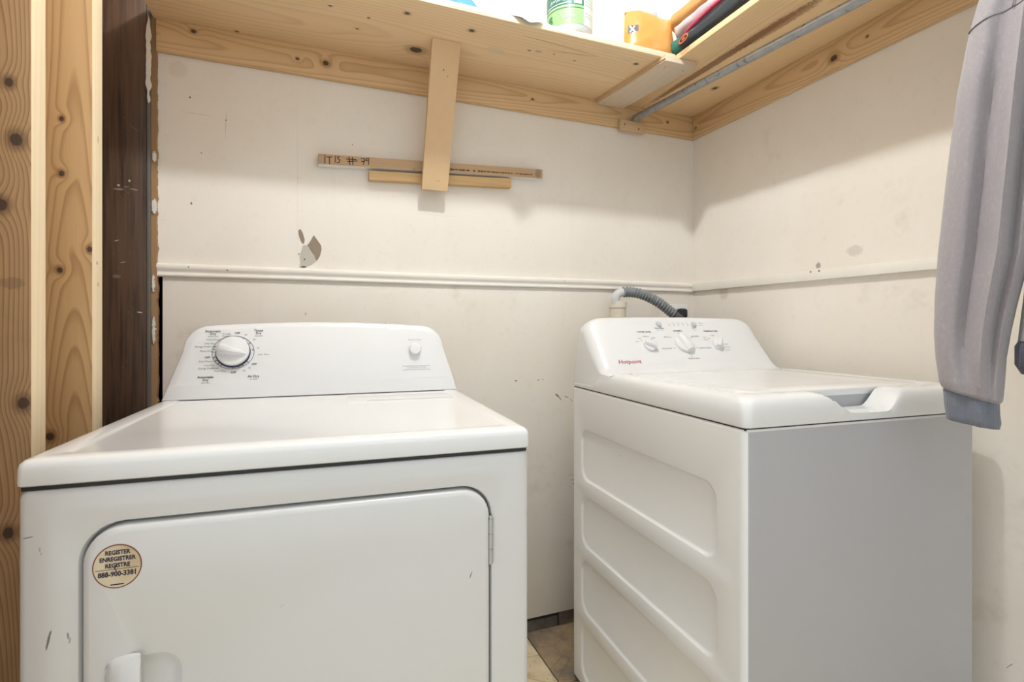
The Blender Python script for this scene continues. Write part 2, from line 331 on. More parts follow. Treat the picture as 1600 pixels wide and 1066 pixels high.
M_DRYER = enamel('dimmed_white_dryer_enamel', (.73, .722, .71), marks=[((.036, 0, .731), (.0018, .02, .017), (0, R(12), 0), INK, .85), ((.058, 0, .7325), (.0018, .02, .006), (0, R(-8), 0), (.2, .2, .2), .75), ((.060, 0, .726), (.0012, .02, .005), (0, R(10), 0), (.2, .2, .2), .6),
    ((.0265, 0, .856), (.0012, .02, .004), (0, 0, 0), (.35, .34, .33), .6), ((.013, 0, .874), (.007, .02, .001), (0, R(-8), 0), INK, .8), ((.028, 0, .850), (.001, .02, .003), (0, 0, 0), (.3, .3, .3), .6)])  # white dimmed below the top panel's, front shade put into the colour
M_DRYER_DOOR = enamel('dimmed_white_dryer_door_enamel', (.73, .722, .71), marks=[((.628, -.004, .731), (.0012, .02, .0075), (0, R(18), 0), INK, .8), ((.33, -.004, .73), (.006, .02, .0008), (0, R(-30), 0), (.45, .44, .43), .5)])  # door white dimmed like the cabinet, shade in the colour
M_DRYER_TOP = enamel('white_dryer_top_enamel', rough=.2, marks=[((.70, .27, .92), (.0025, .003, .02), (0, 0, 0), INK, .8), ((.60, .42, .92), (.012, .002, .02), (0, 0, 0), (.5, .5, .48), .5)])
M_PLASTIC = enamel('white_console_plastic', (.80, .80, .80), .3)
M_WASHER = enamel('white_washer_enamel', (.87, .86, .845), .3, marks=[((0, .47, .80), (.02, .012, .0012), (R(-12), 0, 0), (.5, .48, .45), .6), ((.02, 0, .61), (.008, .02, .001), (0, R(-25), 0), (.4, .4, .4), .5), ((.54, 0, .60), (.002, .02, .003), (0, 0, 0), (.35, .33, .3), .5)])
M_WASHER_FRONT_DIM = enamel('dimmed_grey_washer_front_enamel', (.47, .465, .485), .16)  # guessed grey panel, darkened further in place of the face's dim light
M_LID = enamel('white_lid_enamel', (.80, .795, .785), .2)
M_GREYP = plain('grey_plastic', (.45, .46, .47), .4)
M_BUTTON = plain('pale_grey_button', (.55, .57, .59), .35)
M_BLACK = plain('black_plastic', (.015, .015, .015), .45)
M_RING = plain('navy_dial_ring', (.03, .03, .085), .4)
M_INK = plain('grey_print', (.16, .16, .17), .6)
M_INK_D = plain('dark_print', (.045, .045, .05), .6)
M_INK_L = plain('pale_grey_print', (.42, .42, .43), .6)
M_RED = plain('red_print', (.42, .02, .04), .5)
M_STEEL = NT('hinge_steel'); M_STEEL = M_STEEL.done((.55, .57, .58), .35, Metallic=1.0)
def galv():
    t = NT('galvanised_pipe'); n = t.noise(40, 4, .6)
    c = t.mix(n, (.26, .275, .29), (.50, .52, .54)); c = t.mix(t.rng(t.noise(70, 3, loc=(2, 2, 2)), .58, .7, 0, .7), c, (.15, .15, .15))
    return t.done(c, .42, t.bump(n, .2, .001), Metallic=.75)
M_GALV = galv()

# ================================================================== THE SETTING
FZ = -0.06          # floor level
WY = 1.775          # back wall
WX = 1.536          # side wall on the right
ZC = 2.88           # ceiling
# floor: dusty base, a few separate old tiles
fl = box('floor', (-1.9, -1.3, FZ - .05), (WX, 2.05, FZ - .006), M_SUBFLOOR, bev=0, label='dusty grey subfloor under worn square tiles', cat='floor', kind='structure')
TS = .305; joint = .758
tile_bms = {}
for i in range(-8, 3):
    for j in range(10):
        x0 = joint + i * TS; y1 = 1.800 - j * TS; x1 = min(x0 + TS, WX - .002); y0 = y1 - TS
        if x1 - x0 < .05 or x0 < -1.9: continue
        bm = bmesh.new(); add_box(bm, (x0 + .002, y0 + .002, FZ - .006), (x1 - .002, y1 - .002, FZ + random.uniform(-.0004, .0006)), .0012, 1)
        m = M_TILE_A if i < 0 else M_TILE_B
        if j > 4: m = M_TILE_A
        put('floor_tile', bm, m, fl, world=True)
# back wall: upper sheet, lower panel, dark cavity under the panel and beside it
wb = box('wall_back', (-.4105, WY, 1.255), (WX + .02, WY + .016, ZC), M_WALL_UP, bev=0, label='cream painted board wall behind the two machines', cat='wall', kind='structure')
box('lower_panel', (-.398, WY - .002, .004), (WX, WY + .014, 1.27), M_WALL_LOW, wb, bev=.001)
box('cavity_back', (-.70, WY + .10, FZ), (WX + .02, WY + .12, ZC), M_DARK, wb, bev=0)
box('bottom_plate', (-.6, WY + .018, FZ), (.897, WY + .075, -.018), M_SUBFLOOR, wb, bev=.003)
box('bottom_plate', (.903, WY + .018, FZ), (WX, WY + .075, .004), M_SUBFLOOR, wb, bev=.003)
# ragged edge of the upper sheet against the old post
bm = bmesh.new(); rows = []
zz = 0.86
while zz < 2.0:
    k = .003 * noise.noise((zz * 26, 0, 0)) + .0025 * noise.noise((zz * 90, 3, 0))
    rows.append([(-.4225, WY - .014, zz), (-.4095 + k, WY - .014, zz), (-.4095 + k, WY + .012, zz), (-.4225, WY + .012, zz)]); zz += .006
add_loft(bm, rows); put('fibreboard_edge', bm, M_FIBRE, wb, world=True, smooth=False)
def blob_plate(bm, pts, y, th, mi=0):
    f = [bm.verts.new((x, y, z)) for x, z in pts]; b = [bm.verts.new((x, y + th, z)) for x, z in pts]
    bm.faces.new(f).material_index = mi; bm.faces.new(b[::-1]).material_index = mi
    for i in range(len(pts)):
        j = (i + 1) % len(pts); bm.faces.new((f[i], b[i], b[j], f[j])).material_index = mi
def ragged(z0, z1, x0, x1, seed, n=30, amp=.0034):
    L = [(x0 + amp * noise.noise((seed, i * .37, 1)) + (x1 - x0) * .45 * (1 - min(1, 5 * min(i, n - i) / n)), z0 + (z1 - z0) * i / n) for i in range(n + 1)]
    Rr = [(x1 + amp * 1.6 * noise.noise((seed + 9, i * .41, 4)) - (x1 - x0) * .45 * (1 - min(1, 5 * min(i, n - i) / n)), z0 + (z1 - z0) * i / n) for i in range(n, -1, -1)]
    return L + Rr
for z0, z1, x0, x1, sd in ((1.735, 1.985, -.4300, -.4185, 1), (1.575, 1.605, -.419, -.410, 4), (1.425, 1.468, -.4205, -.4085, 7), (1.20, 1.25, -.420, -.414, 11), (1.05, 1.13, -.4195, -.413, 15)):
    bm = bmesh.new(); blob_plate(bm, ragged(z0, z1, x0, x1, sd), (1.738 if sd == 1 else WY - .018), .004)
    put('plaster_flake', bm, M_PLASTER, wb, world=True, smooth=False)
# torn place in the wall face
T1 = [(-.0262, 1.4112), (-.0315, 1.406), (-.0306, 1.3918), (-.0245, 1.373), (-.0191, 1.3638), (-.0147, 1.366), (-.0129, 1.3776), (-.0191, 1.4002)]
T2 = [(.0139, 1.3937), (.0257, 1.378), (.0366, 1.3612), (.0375, 1.3477), (.0329, 1.3281), (.0239, 1.3121), (.0185, 1.3177), (.0158, 1.3291), (.0059, 1.3421), (-.0013, 1.3552), (-.0058, 1.3598), (.0023, 1.3708)]
T3 = [(-.0174, 1.36), (-.0058, 1.3598), (.0059, 1.3421), (.0158, 1.3291), (.0239, 1.3121), (.0077, 1.2979), (-.0102, 1.2894), (-.0298, 1.2867), (-.0262, 1.3021), (-.028, 1.3231), (-.0227, 1.3444)]
for nm, P, m, d in (('torn_paper', T1, M_TORN_BROWN, .0010), ('torn_paper', T2, M_TORN_BROWN, .0012), ('torn_plaster', T3, M_TORN_GREY, .0008)):
    bm = bmesh.new(); blob_plate(bm, P, WY - d, d); put(nm, bm, m, wb, world=True, smooth=False)
bm = bmesh.new()
for cx, cz, rx, rz in ((-.030, 1.3305, .0012, .0035), (-.0135, 1.3145, .0016, .0035), (-.016, 1.2905, .008, .002)):
    blob_plate(bm, [(cx + rx * math.cos(a * .7854), cz + rz * math.sin(a * .7854)) for a in range(8)], WY - .0016, .0016)
put('dark_chip', bm, M_BLACK, wb, world=True, smooth=False)
# side wall on the right
wr = box('wall_right', (WX, -1.3, FZ), (WX + .02, WY + .1, ZC), M_WALL_R, bev=0, label='cream painted wall beside the top-loading washer', cat='wall', kind='structure')
# ceiling
box('ceiling', (-1.9, -1.3, ZC), (WX + .05, WY + .12, ZC + .03), M_CEIL, bev=0, label='pale painted ceiling above the shelf', cat='ceiling', kind='structure')
# left: open stud wall, studs one by one, old dark post in the corner
wlft = box('wall_left', (-.60, .64, FZ), (-.575, WY + .1, ZC), M_FIBRE, bev=0, label='open stud wall with bare timber studs beside the dryer', cat='wall', kind='structure')  # ends short of the camera; unseen opening added for fill light from the left
def stud(y0, mf, y1=None):
    y1 = y1 or y0 + .046
    bm = bmesh.new(); add_box(bm, (-.515, y0, FZ), (-.42, y1, ZC - .01), .004, 2)
    for f in bm.faces:
        f.normal_update(); f.material_index = 1 if f.normal.x > .8 else 0
    put('stud', bm, [mf, M_STUD_EDGE_LIT], wlft, world=True)
stud(1.067, STUD_A, 1.118); stud(1.321, STUD_B, 1.378); stud(.66, STUD_C)
box('old_post', (-.535, 1.742, FZ), (-.4305, 1.86, ZC - .01), M_POST, wlft, bev=.003)
box('corner_strip', (-.4300, 1.744, FZ), (-.4225, 1.86, ZC - .01), M_GREYSTRIP, wlft, bev=.0015)
# chair rails
def rail_profile():   # (out from wall, height) for the moulded back rail
    return [(0, 0), (.007, 0), (.011, .002), (.012, .006), (.010, .010), (.0085, .013), (.0095, .017), (.013, .022), (.0145, .030), (.012, .036), (.007, .039), (0, .040)]
bm = bmesh.new(); loops = []
for x, dz in ((-.411, 0), (.0, .0005), (.5, -.001), (1.0, .001), (WX - .002, 0)):
    loops.append([(x, WY - d, 1.2455 + h + dz) for d, h in rail_profile()])
add_loft(bm, loops); put('trim_1', bm, M_TRIM, angle=60, label='cream moulded chair rail along the wall behind the machines', cat='trim', kind='structure')
box('trim_2', (WX - .016, -1.3, 1.250), (WX, WY - .012, 1.282), M_TRIM_R, bev=.002, world=False, label='flat cream rail strip along the wall beside the washer', cat='trim', kind='structure')

# ================================================================== LAMP (bare bulb under the ceiling, out of view)
M_BULB = NT('lit_bulb'); M_BULB.b.inputs['Emission Color'].default_value = (.93, .975, 1, 1); M_BULB.b.inputs['Emission Strength'].default_value = BULB_POWER / (math.pi * 4 * math.pi * .033 ** 2)
M_BULB = M_BULB.done((.9, .9, .9), .5)
M_PORC = plain('white_porcelain', (.8, .79, .77), .3)
lamp = empty('ceiling_lamp', (BULB[0], BULB[1], BULB[2]), label='bare round bulb in a white porcelain holder on the ceiling', cat='lamp')
bm = bmesh.new(); lathe(bm, [(.002, -.033)] + [(.033 * math.cos(R(a)), .033 * math.sin(R(a))) for a in range(-75, 66, 14)] + [(.014, .036), (.013, .05)], Matrix.Identity(4), 20); put('bulb', bm, M_BULB, lamp)
bm = bmesh.new(); lathe(bm, [(.013, .05), (.022, .05), (.028, .09), (.055, .125), (.06, ZC - BULB[2])], Matrix.Identity(4), 24); put('lamp_holder', bm, M_PORC, lamp)

# ================================================================== SHELF (built-in), rod, sticks
sh = empty('closet_shelf', (.55, 1.6, 1.99), label='raw pine corner shelf on ledger boards with a diagonal brace', cat='shelf')
def board2(name, a, b, m_main, m_edge, test, parent, bev=.0015):
    bm = bmesh.new(); add_box(bm, a, b, bev, 2)
    for f in bm.faces:
        f.normal_update(); f.material_index = 1 if test(f.normal) else 0
    return put(name, bm, [m_main, m_edge], parent, world=True)
board2('shelf_board', (-.418, 1.400, 1.990), (1.138, WY, 2.009), M_SHELF, M_SHELF_EDGE, lambda n: n.y < -.7, sh)
box('shelf_board', (1.142, -.9, 1.990), (WX, WY, 2.009), M_SHELF_R, sh)
box('ledger', (-.4105, 1.756, 1.897), (WX - .001, WY, 1.990), M_LEDGER, sh)
box('ledger', (WX - .019, -.9, 1.897), (WX, 1.755, 1.990), M_LEDGER_R, sh)
def prism(name, quad_b, quad_t, mat, parent, bev=.0015, **k):
    bm = bmesh.new(); a = [bm.verts.new(p) for p in quad_b]; b = [bm.verts.new(p) for p in quad_t]
    bm.faces.new(a[::-1]); bm.faces.new(b)
    for i in range(4): bm.faces.new((a[i], a[(i + 1) % 4], b[(i + 1) % 4], b[i]))
    bmesh.ops.bevel(bm, geom=bm.edges[:], offset=bev, segments=2, affect='EDGES')
    return put(name, bm, mat, parent, world=True, **k)
q = [(1.048, 1.755), (1.168, 1.755), (1.211, 1.385), (1.087, 1.385)]
prism('joining_plank', [(x, y, 1.971) for x, y in q], [(x, y, 1.990) for x, y in q], M_CLEATP, sh)
q = [(1.044, 1.755), (1.0478, 1.755), (1.0865, 1.385), (1.083, 1.385)]
prism('plank_strip', [(x, y, 1.978) for x, y in q], [(x, y, 1.990) for x, y in q], M_LEDGER, sh, bev=.0005)
box('rod_block', (1.146, 1.738, 1.8795), (1.262, 1.7555, 1.921), M_BLOCK, sh)
# diagonal brace from the shelf underside down to the wall sticks
y0, z0, y1, z1 = 1.562, 1.9895, 1.7235, 1.562
d = Vector((0, y1 - y0, z1 - z0)).normalized(); nrm = Vector((0, -d.z, d.y)) * .018   # towards the wall
A = Vector((0, y0, z0)); B = Vector((0, y1, z1)); nrm = Vector((0, abs(nrm.y), abs(nrm.z)))
prism('diagonal_brace', [(.353, *(A.yz)), (.443, *(A.yz)), (.4415, *(B.yz)), (.353, *(B.yz))], [(.353, A.y + .0195, A.z), (.443, A.y + .0195, A.z), (.4415, B.y + nrm.y, B.z + nrm.z), (.353, B.y + nrm.y, B.z + nrm.z)], M_BRACE, sh, bev=.001)
# galvanised rod
rod = empty('clothes_rod', (1.21, 1.737, 1.927), label='galvanised steel pipe hung below the side shelf as a clothes rod', cat='rod')
bm = bmesh.new(); tube(bm, [(1.210, 1.737, 1.932), (1.238, 1.2, 1.912), (1.2586, .8, 1.8974), (1.2846, .3, 1.879), (1.326, -.5, 1.8495)], .0135, 20); put('pipe', bm, M_GALV, rod, world=True)
box('rod_bracket', (1.306, -.52, 1.82), (1.346, -.5, 1.99), M_BLOCK, rod)
# the two sticks nailed to the wall
def stick(name, L, Rr, yf, mats, **k):
    (xl, zlt, zlb), (xr, zrt, zrb) = L, Rr
    root = empty(name, (xl, yf, zlb), **k)
    bm = bmesh.new()
    f = [bm.verts.new(p) for p in ((xl, yf, zlb), (xr, yf, zrb), (xr, yf, zrt), (xl, yf, zlt))]
    b = [bm.verts.new((v.co.x, WY, v.co.z)) for v in f]
    bm.faces.new(f); bm.faces.new(b[::-1])
    for i in range(4): bm.faces.new((f[i], b[i], b[(i + 1) % 4], f[(i + 1) % 4]))
    bmesh.ops.bevel(bm, geom=bm.edges[:], offset=.0012, segments=2, affect='EDGES')
    for fc in bm.faces:
        fc.normal_update(); fc.material_index = 1 if fc.normal.z < -.8 else 0
    put('strip', bm, mats, root, world=True); return root
s1 = stick('wooden_strip', (.0266, 1.6477, 1.6150), (.809, 1.6845, 1.6510), 1.742, [M_STICK, M_WHITE_EDGE], label='long wall strip with handwriting and white underside, behind the brace', cat='wood strip')
stick('wooden_strip', (.184, 1.6135, 1.583), (.686, 1.640, 1.607), 1.748, [M_STICK2, M_STICK2], label='short yellowish wood strip nailed under the one with handwriting', cat='wood strip')
STROKES = [[(.047, 1.6451), (.047, 1.6192)], [(.0514, 1.6393), (.0687, 1.6419)], [(.0602, 1.6404), (.061, 1.6182)], [(.0784, 1.6457), (.0779, 1.6253)], [(.0912, 1.6457), (.0852, 1.6434), (.0864, 1.6376), (.092, 1.6352), (.0905, 1.6278), (.0832, 1.6249)], [(.1195, 1.6475), (.1232, 1.6229)], [(.1306, 1.6475), (.1319, 1.6239)], [(.1116, 1.6401), (.1423, 1.6422)], [(.1165, 1.6329), (.1456, 1.6379)], [(.1573, 1.6469), (.1689, 1.648), (.1649, 1.6287)], [(.1593, 1.6374), (.1689, 1.6401)], [(.1811, 1.6494), (.174, 1.6486), (.1729, 1.6417), (.1805, 1.6436)], [(.1816, 1.6516), (.1811, 1.63)]]
Mw = basis((0, 1.7414, 0), (1, 0, 0), (0, 0, 1))
bm = bmesh.new()
for s in STROKES: ribbon(bm, s, .0027, Mw)
put('handwriting', bm, plain('marker_ink', (.04, .022, .015), .7), s1, world=True, smooth=False)
bm = bmesh.new(); x = .457
while x < .775:     # row of tiny stamped print
    w = random.uniform(.003, .012); h = random.uniform(.0040, .0062) * (1.25 if x < .59 else .9); zc = 1.6461 + (x - .457) * .0475
    if random.random() < .86:
        k = 0
        while k < w:
            ribbon(bm, [(x + k, zc - h / 2 * random.uniform(.5, 1)), (x + k + .0006, zc + h / 2 * random.uniform(.5, 1))], .0011, Mw); k += .0015
        ribbon(bm, [(x, zc), (x + w, zc + .0005)], .0009, Mw)
    x += w + random.uniform(.002, .005)
put('stamped_print', bm, plain('stamp_ink', (.10, .05, .035), .7), s1, world=True, smooth=False)

# ================================================================== DRYER
ROT = R(-2.95)
DW, DD = .737, .70
dr = empty('dryer', (-.3675, .8895, FZ), ROT, label='white front-loading dryer with a round gold sticker on its door', cat='dryer')
def Z(z): return z - FZ          # heights above are world heights, the root stands on the floor
def dput(name, bm, mat, parent=dr, **k):
    for v in bm.verts: v.co.z -= FZ
    return put(name, bm, mat, parent, **k)
DX0, DX1, DZ0, DZ1 = .0745, .6625, .22, .8185
bm = bmesh.new()
def xz(loop, y): return [(x, y, z) for x, z in loop]
zt = .8775
add_loft(bm, [xz(rrect(0, DW, .015, zt, .012), DD), xz(rrect(0, DW, .015, zt, .012), .014), xz(rrect(.0012, DW - .0012, .0162, zt - .0012, .012), .007), xz(rrect(.005, DW - .005, .02, zt - .005, .010), .0018), xz(rrect(.011, DW - .011, .026, zt - .011, .008), 0),
              xz(rrect(DX0 - .012, DX1 + .010, DZ0 - .01, DZ1 + .012, .058), 0), xz(rrect(DX0 - .006, DX1 + .005, DZ0 - .005, DZ1 + .006, .055), .0025), xz(rrect(DX0 - .0035, DX1 + .0035, DZ0 - .003, DZ1 + .0035, .053), .008), xz(rrect(DX0 - .0035, DX1 + .0035, DZ0 - .003, DZ1 + .0035, .053), .03)])
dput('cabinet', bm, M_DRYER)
for fx, fy in ((.05, .06), (DW - .05, .06), (.05, DD - .06), (DW - .05, DD - .06)):
    bm = bmesh.new(); lathe(bm, [(.02, FZ), (.02, FZ + .012), (.011, FZ + .018), (.011, .02)], Matrix.Translation((fx, fy, 0)), 16); dput('leveling_foot', bm, M_BLACK)
# lid
bm = bmesh.new()
def xy(loop, z): return [(x, y, z) for x, y in loop]
def top_rr(ins, r): return rrect(-.0005 + ins, DW + .0005 - ins, -.003 + ins, DD - ins, r)
add_loft(bm, [xy(top_rr(.003, .006), .8825), xy(top_rr(.0006, .008), .8845), xy(top_rr(0, .009), .889), xy(top_rr(0, .010), .906), xy(top_rr(.0015, .010), .913), xy(top_rr(.006, .010), .9175), xy(top_rr(.013, .010), .9192), xy(top_rr(.036, .012), .9190), xy(top_rr(.040, .012), .9178), xy(top_rr(.044, .012), .9166)])
dput('top_panel', bm, M_DRYER_TOP)
box('dark_gap', (.004, .004, Z(.876)), (DW - .004, DD - .01, Z(.8835)), M_BLACK, dr, bev=0, world=False)
# lint screen cover with finger slot, near the console
bm = bmesh.new(); add_loft(bm, [xy(rrect(.430, .716, .410, .545, .006), .9160), xy(rrect(.4305, .7155, .4105, .5445, .006), .9167), xy(rrect(.432, .714, .412, .543, .006), .9169)]); dput('lint_cover', bm, M_DRYER_TOP)
bm = bmesh.new(); add_box(bm, (.482, .447, .9162), (.706, .4525, .9172)); add_box(bm, (.4795, .447, .9162), (.4835, .475, .9173)); dput('finger_slot', bm, M_GREYP)
# console
def con_outline(n=10):
    P = [(.0005, .9175), (.012, .955), (.026, 1.000), (.038, 1.038)]
    P += [(.0985 + .0600 * math.cos(R(a)), 1.0435 + .0585 * math.sin(R(a))) for a in range(176, 94, -9)]
    P += [(.11 + (.63 - .11) * i / 12, 1.1035 + .009 * math.sin(math.pi * i / 12)) for i in range(0, 13)]
    P += [(.6415 + .0600 * math.cos(R(a)), 1.0435 + .0585 * math.sin(R(a))) for a in range(85, 3, -9)]
    P += [(.703, 1.038), (.714, 1.0), (.727, .955), (.7365, .9175)]
    P += [(DW * (1 - i / 6), .9175) for i in range(1, 6)]
    return P
OUT = con_outline()
def fy(z): return .585 + (z - .92) * .28
cx, cz = DW / 2, 1.0
def cs(p, sx, sz, bot=None):
    x, z = cx + (p[0] - cx) * sx, cz + (p[1] - cz) * sz
    return x, (max(z, bot) if bot else z)
bm = bmesh.new()
loops = [[(x, .70, z) for x, z in OUT], [(x, fy(z) + .030, z) for x, z in OUT], [(*(lambda q: (q[0], fy(q[1]) + .012, q[1]))(cs(p, .999, .999)),) for p in OUT], [(*(lambda q: (q[0], fy(q[1]) + .0055, q[1]))(cs(p, .992, .985)),) for p in OUT],
         [(*(lambda q: (q[0], fy(q[1]) + .003, q[1]))(cs(p, .980, .965)),) for p in OUT], [(*(lambda q: (q[0], fy(q[1]) + .0008, q[1]))(cs(p, .945, .90, .951)),) for p in OUT], [(*(lambda q: (q[0], fy(q[1]), q[1]))(cs(p, .935, .875, .955)),) for p in OUT]]
loops = [[p if p[2] >= .9176 else (p[0], p[1], .9176) for p in L] for L in loops]
add_loft(bm, loops)
con = dput('console', bm, M_PLASTIC, angle=30)
def cplane(x, z, off=.0006):
    u = Vector((0, .28, 1)).normalized(); nn = Vector((1, 0, 0)).cross(u)
    return basis(Vector((x, fy(z), z - FZ)) + nn * off, (1, 0, 0), u)
DT = [('Automatic', .1055, 1.0875, .0085, 1), ('Dry', .1059, 1.0809, .0085, 1), ('more dry', .1062, 1.0744, .006, 0), ('Timed', .2113, 1.0889, .0085, 1), ('Dry', .2115, 1.0821, .0085, 1), ('minutes', .2118, 1.0754, .006, 0), ('OFF', .1617, 1.0823, .007, 1), ('Wrinkle', .1366, 1.0808, .006, 0), ('Prevent', .1369, 1.075, .006, 0),
      ('Cool Down', .1081, 1.0662, .0065, 0), ('Less Dry', .1, 1.0565, .0065, 0), ('Energy Preferred', .0899, 1.0485, .0065, 0), ('More Dry', .092, 1.0373, .0065, 0), ('OFF', .0967, 1.0211, .007, 1), ('Cool Down', .0935, 1.0117, .0065, 0), ('Less Dry', .1021, 1.0019, .0065, 0), ('Energy Preferred', .1003, .9941, .0065, 0), ('More Dry', .127, .9871, .0065, 0),
      ('OFF', .1575, .9827, .007, 1), ('Automatic', .0952, .9727, .0085, 1), ('Dry', .0956, .9655, .0085, 1), ('less dry', .0959, .959, .006, 0), ('Air Dry', .2038, .9716, .0085, 1), ('no heat', .204, .9649, .006, 0), ('70', .1815, 1.0776, .006, 0), ('60', .2021, 1.0658, .006, 0), ('40', .2119, 1.0438, .006, 0), ('Less Time', .2256, 1.0271, .0065, 0),
      ('OFF', .2044, 1.0026, .007, 1), ('30', .1934, .9931, .006, 0), ('20', .1813, .9865, .006, 0), ('Push to Start', .619, 1.0621, .007, 2)]
bm = bmesh.new()
for s, x, z, h, b in DT: text(bm, s, h, cplane(x, z), bold=.02 if b == 1 else .0, mi={1: 1, 0: 0, 2: 2}[b])
text(bm, 'CONSERVATOR', .0068, cplane(.621, .9833), mi=2, spacing=1.18)
for z in (.9885, .9782): ribbon(bm, [(-.039, 0), (.039, 0)], .0011, cplane(.621, z), mi=2)
put('lettering', bm, [M_INK, M_INK_D, M_INK_L], con, smooth=False, kind='stuff')
# dial: printed ring with ticks, navy collar, white knob with a wedge grip
KX, KZ = .1545, 1.0335
dial = empty('dial', cplane(KX, KZ, 0).translation); dial.parent = dr; dial.rotation_euler = cplane(KX, KZ, 0).to_euler()
bm = bmesh.new()
for k in range(48):
    a, b = 2 * math.pi * k / 48, 2 * math.pi * (k + 1) / 48
    ribbon(bm, [(.0485 * math.cos(a), .0435 * math.sin(a)), (.0485 * math.cos(b), .0435 * math.sin(b))], .0011, Matrix.Translation((0, 0, .0007)))
for a in (62, 35, 8, -40, -58, -72, 168, 158, 178, -162, -148, -135, -125, -90, 90):
    c, s = math.cos(R(a)), math.sin(R(a)); ribbon(bm, [(.0435 * c, .039 * s), (.047 * c, .0422 * s)], .0016, Matrix.Translation((0, 0, .0008)))
put('dial_scale', bm, M_RING, dial, smooth=False)
bm = bmesh.new(); lathe(bm, [(.0405, .0003), (.0405, .004), (.039, .006)], Matrix.Identity(4), 40); put('dial_collar', bm, M_RING, dial)
bm = bmesh.new(); lathe(bm, [(.0385, .002), (.0385, .011), (.0365, .0145), (.030, .016)], Matrix.Translation((0, .002, 0)), 40); put('knob', bm, M_PLASTIC, dial)
bm = bmesh.new(); Mk = Matrix.Rotation(R(-14), 4, 'Z')
sec = []
for t, w, h in ((-.034, .0115, .002), (-.031, .0135, .014), (-.024, .0145, .018), (0, .0115, .017), (.02, .0065, .0135), (.033, .0015, .004)):
    sec.append([Mk @ Vector((t, w * a, .0155 + h * b)) for a, b in ((-1, 0), (-.72, .75), (-.35, 1), (.35, 1), (.72, .75), (1, 0))])
add_loft(bm, sec); put('grip', bm, M_PLASTIC, dial, angle=35)
bm = bmesh.new(); Mb = cplane(.6185, 1.0345, 0)
lathe(bm, [(.0175, 0), (.0175, .002), (.0165, .003), (.0165, .012), (.0150, .0145), (.011, .0155), (.004, .0158)], Mb, 32); put('start_button', bm, M_PLASTIC, dr)
# door
bm = bmesh.new()
add_loft(bm, [xz(rrect(DX0, DX1, DZ0, DZ1, .050), .028), xz(rrect(DX0, DX1, DZ0, DZ1, .050), .004), xz(rrect(DX0 + .001, DX1 - .001, DZ0 + .001, DZ1 - .001, .049), -.0005), xz(rrect(DX0 + .004, DX1 - .004, DZ0 + .004, DZ1 - .004, .047), -.0035), xz(rrect(DX0 + .010, DX1 - .010, DZ0 + .010, DZ1 - .010, .043), -.0045),
              xz(rrect(.140, .197, .497, .632, (.02, .026, .030, .006)), -.0045), xz(rrect(.141, .195, .499, .630, (.019, .025, .029, .006)), -.0035), xz(rrect(.142, .188, .505, .622, (.016, .022, .026, .006)), .004), xz(rrect(.142, .176, .512, .612, (.012, .016, .018, .005)), .0095)])
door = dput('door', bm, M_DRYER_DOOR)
# raised door pull
bm = bmesh.new(); sec = []
for x, y0, y1, tz in ((.102, -.004, -.0055, .622), (.106, -.004, -.012, .630), (.114, -.004, -.019, .6335), (.128, -.004, -.022, .636), (.144, -.010, -.0225, .6385), (.1485, -.016, -.0215, .6392)):
    bz = .505
    sec.append([(x, y0, bz), (x, y1, bz + .004), (x, y1, tz - .018), (x, y1 + .004, tz - .007), (x, (y0 + y1) / 2, tz - .0015), (x, y0, tz)])
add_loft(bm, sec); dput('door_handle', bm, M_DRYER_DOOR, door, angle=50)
# hinge
bm = bmesh.new()
for i in range(3): 
    lathe(bm, [(.0042, .6855 + i * .0262), (.0042, .6855 + i * .0262 + .0252)], Matrix.Translation((.6645, -.0015, 0)), 14)
lathe(bm, [(.003, .684), (.003, .7665), (.0042, .767), (.003, .769)], Matrix.Translation((.6645, -.0015, 0)), 12)
dput('hinge', bm, M_STEEL)
# gold sticker
SXc, SZc = .1168, .7625
stk = NT('gold_sticker'); n = stk.noise(1, 2, .5, sc=(14, 14, 14), loc=(.3, 0, .2)); M_GOLD = stk.done(stk.ramp(n, [(.3, (.36, .25, .13)), (.5, (.66, .54, .36)), (.68, (.80, .69, .52))]), .38, Metallic=.35)
bm = bmesh.new(); Ms = basis((SXc, -.0046, SZc), (1, 0, 0), (0, 0, 1)); lathe(bm, [(.0295, -.0001), (.0295, .0004), (.029, .0005)], Ms @ Matrix.Scale(1.05, 4, (0, 1, 0)), 48, 0)
lathe(bm, [(.0279, .0003), (.0279, .0008)], Ms @ Matrix.Scale(1.05, 4, (0, 1, 0)), 48, 1)
def sp(dx, dz): return basis((SXc + dx, -.0058, SZc + dz), (1, 0, 0), (0, 0, 1))
M_STK_EDGE = plain('sticker_red_rim', (.24, .075, .035), .45); M_STK_INK = plain('sticker_ink', (.03, .02, .05), .6); M_STK_LINE = plain('sticker_line', (.25, .17, .07), .6)
for s, dz, h in (('REGISTER', .0195, .0083), ('ENREGISTRER', .0105, .0083), ('REGISTRE', .0015, .0083), ('888-900-3381', -.0105, .0098)): text(bm, s, h, sp(.0005, dz), bold=.035, mi=2, xs=.84)
for i in range(7): ribbon(bm, [(-.0075 + i * .0023, -.0252), (-.0063 + i * .0023, -.0252)], .0016, sp(0, 0), mi=2)
ribbon(bm, [(-.0255, -.0036), (.0255, -.0036)], .0009, sp(0, 0), mi=3)
ribbon(bm, [(-.0015, .002), (-.003, -.003), (-.001, -.006)], .0012, sp(0, 0), mi=2)
dput('sticker', bm, [M_STK_EDGE, M_GOLD, M_STK_INK, M_STK_LINE], door, smooth=False, label='round gold registration sticker with a red rim')

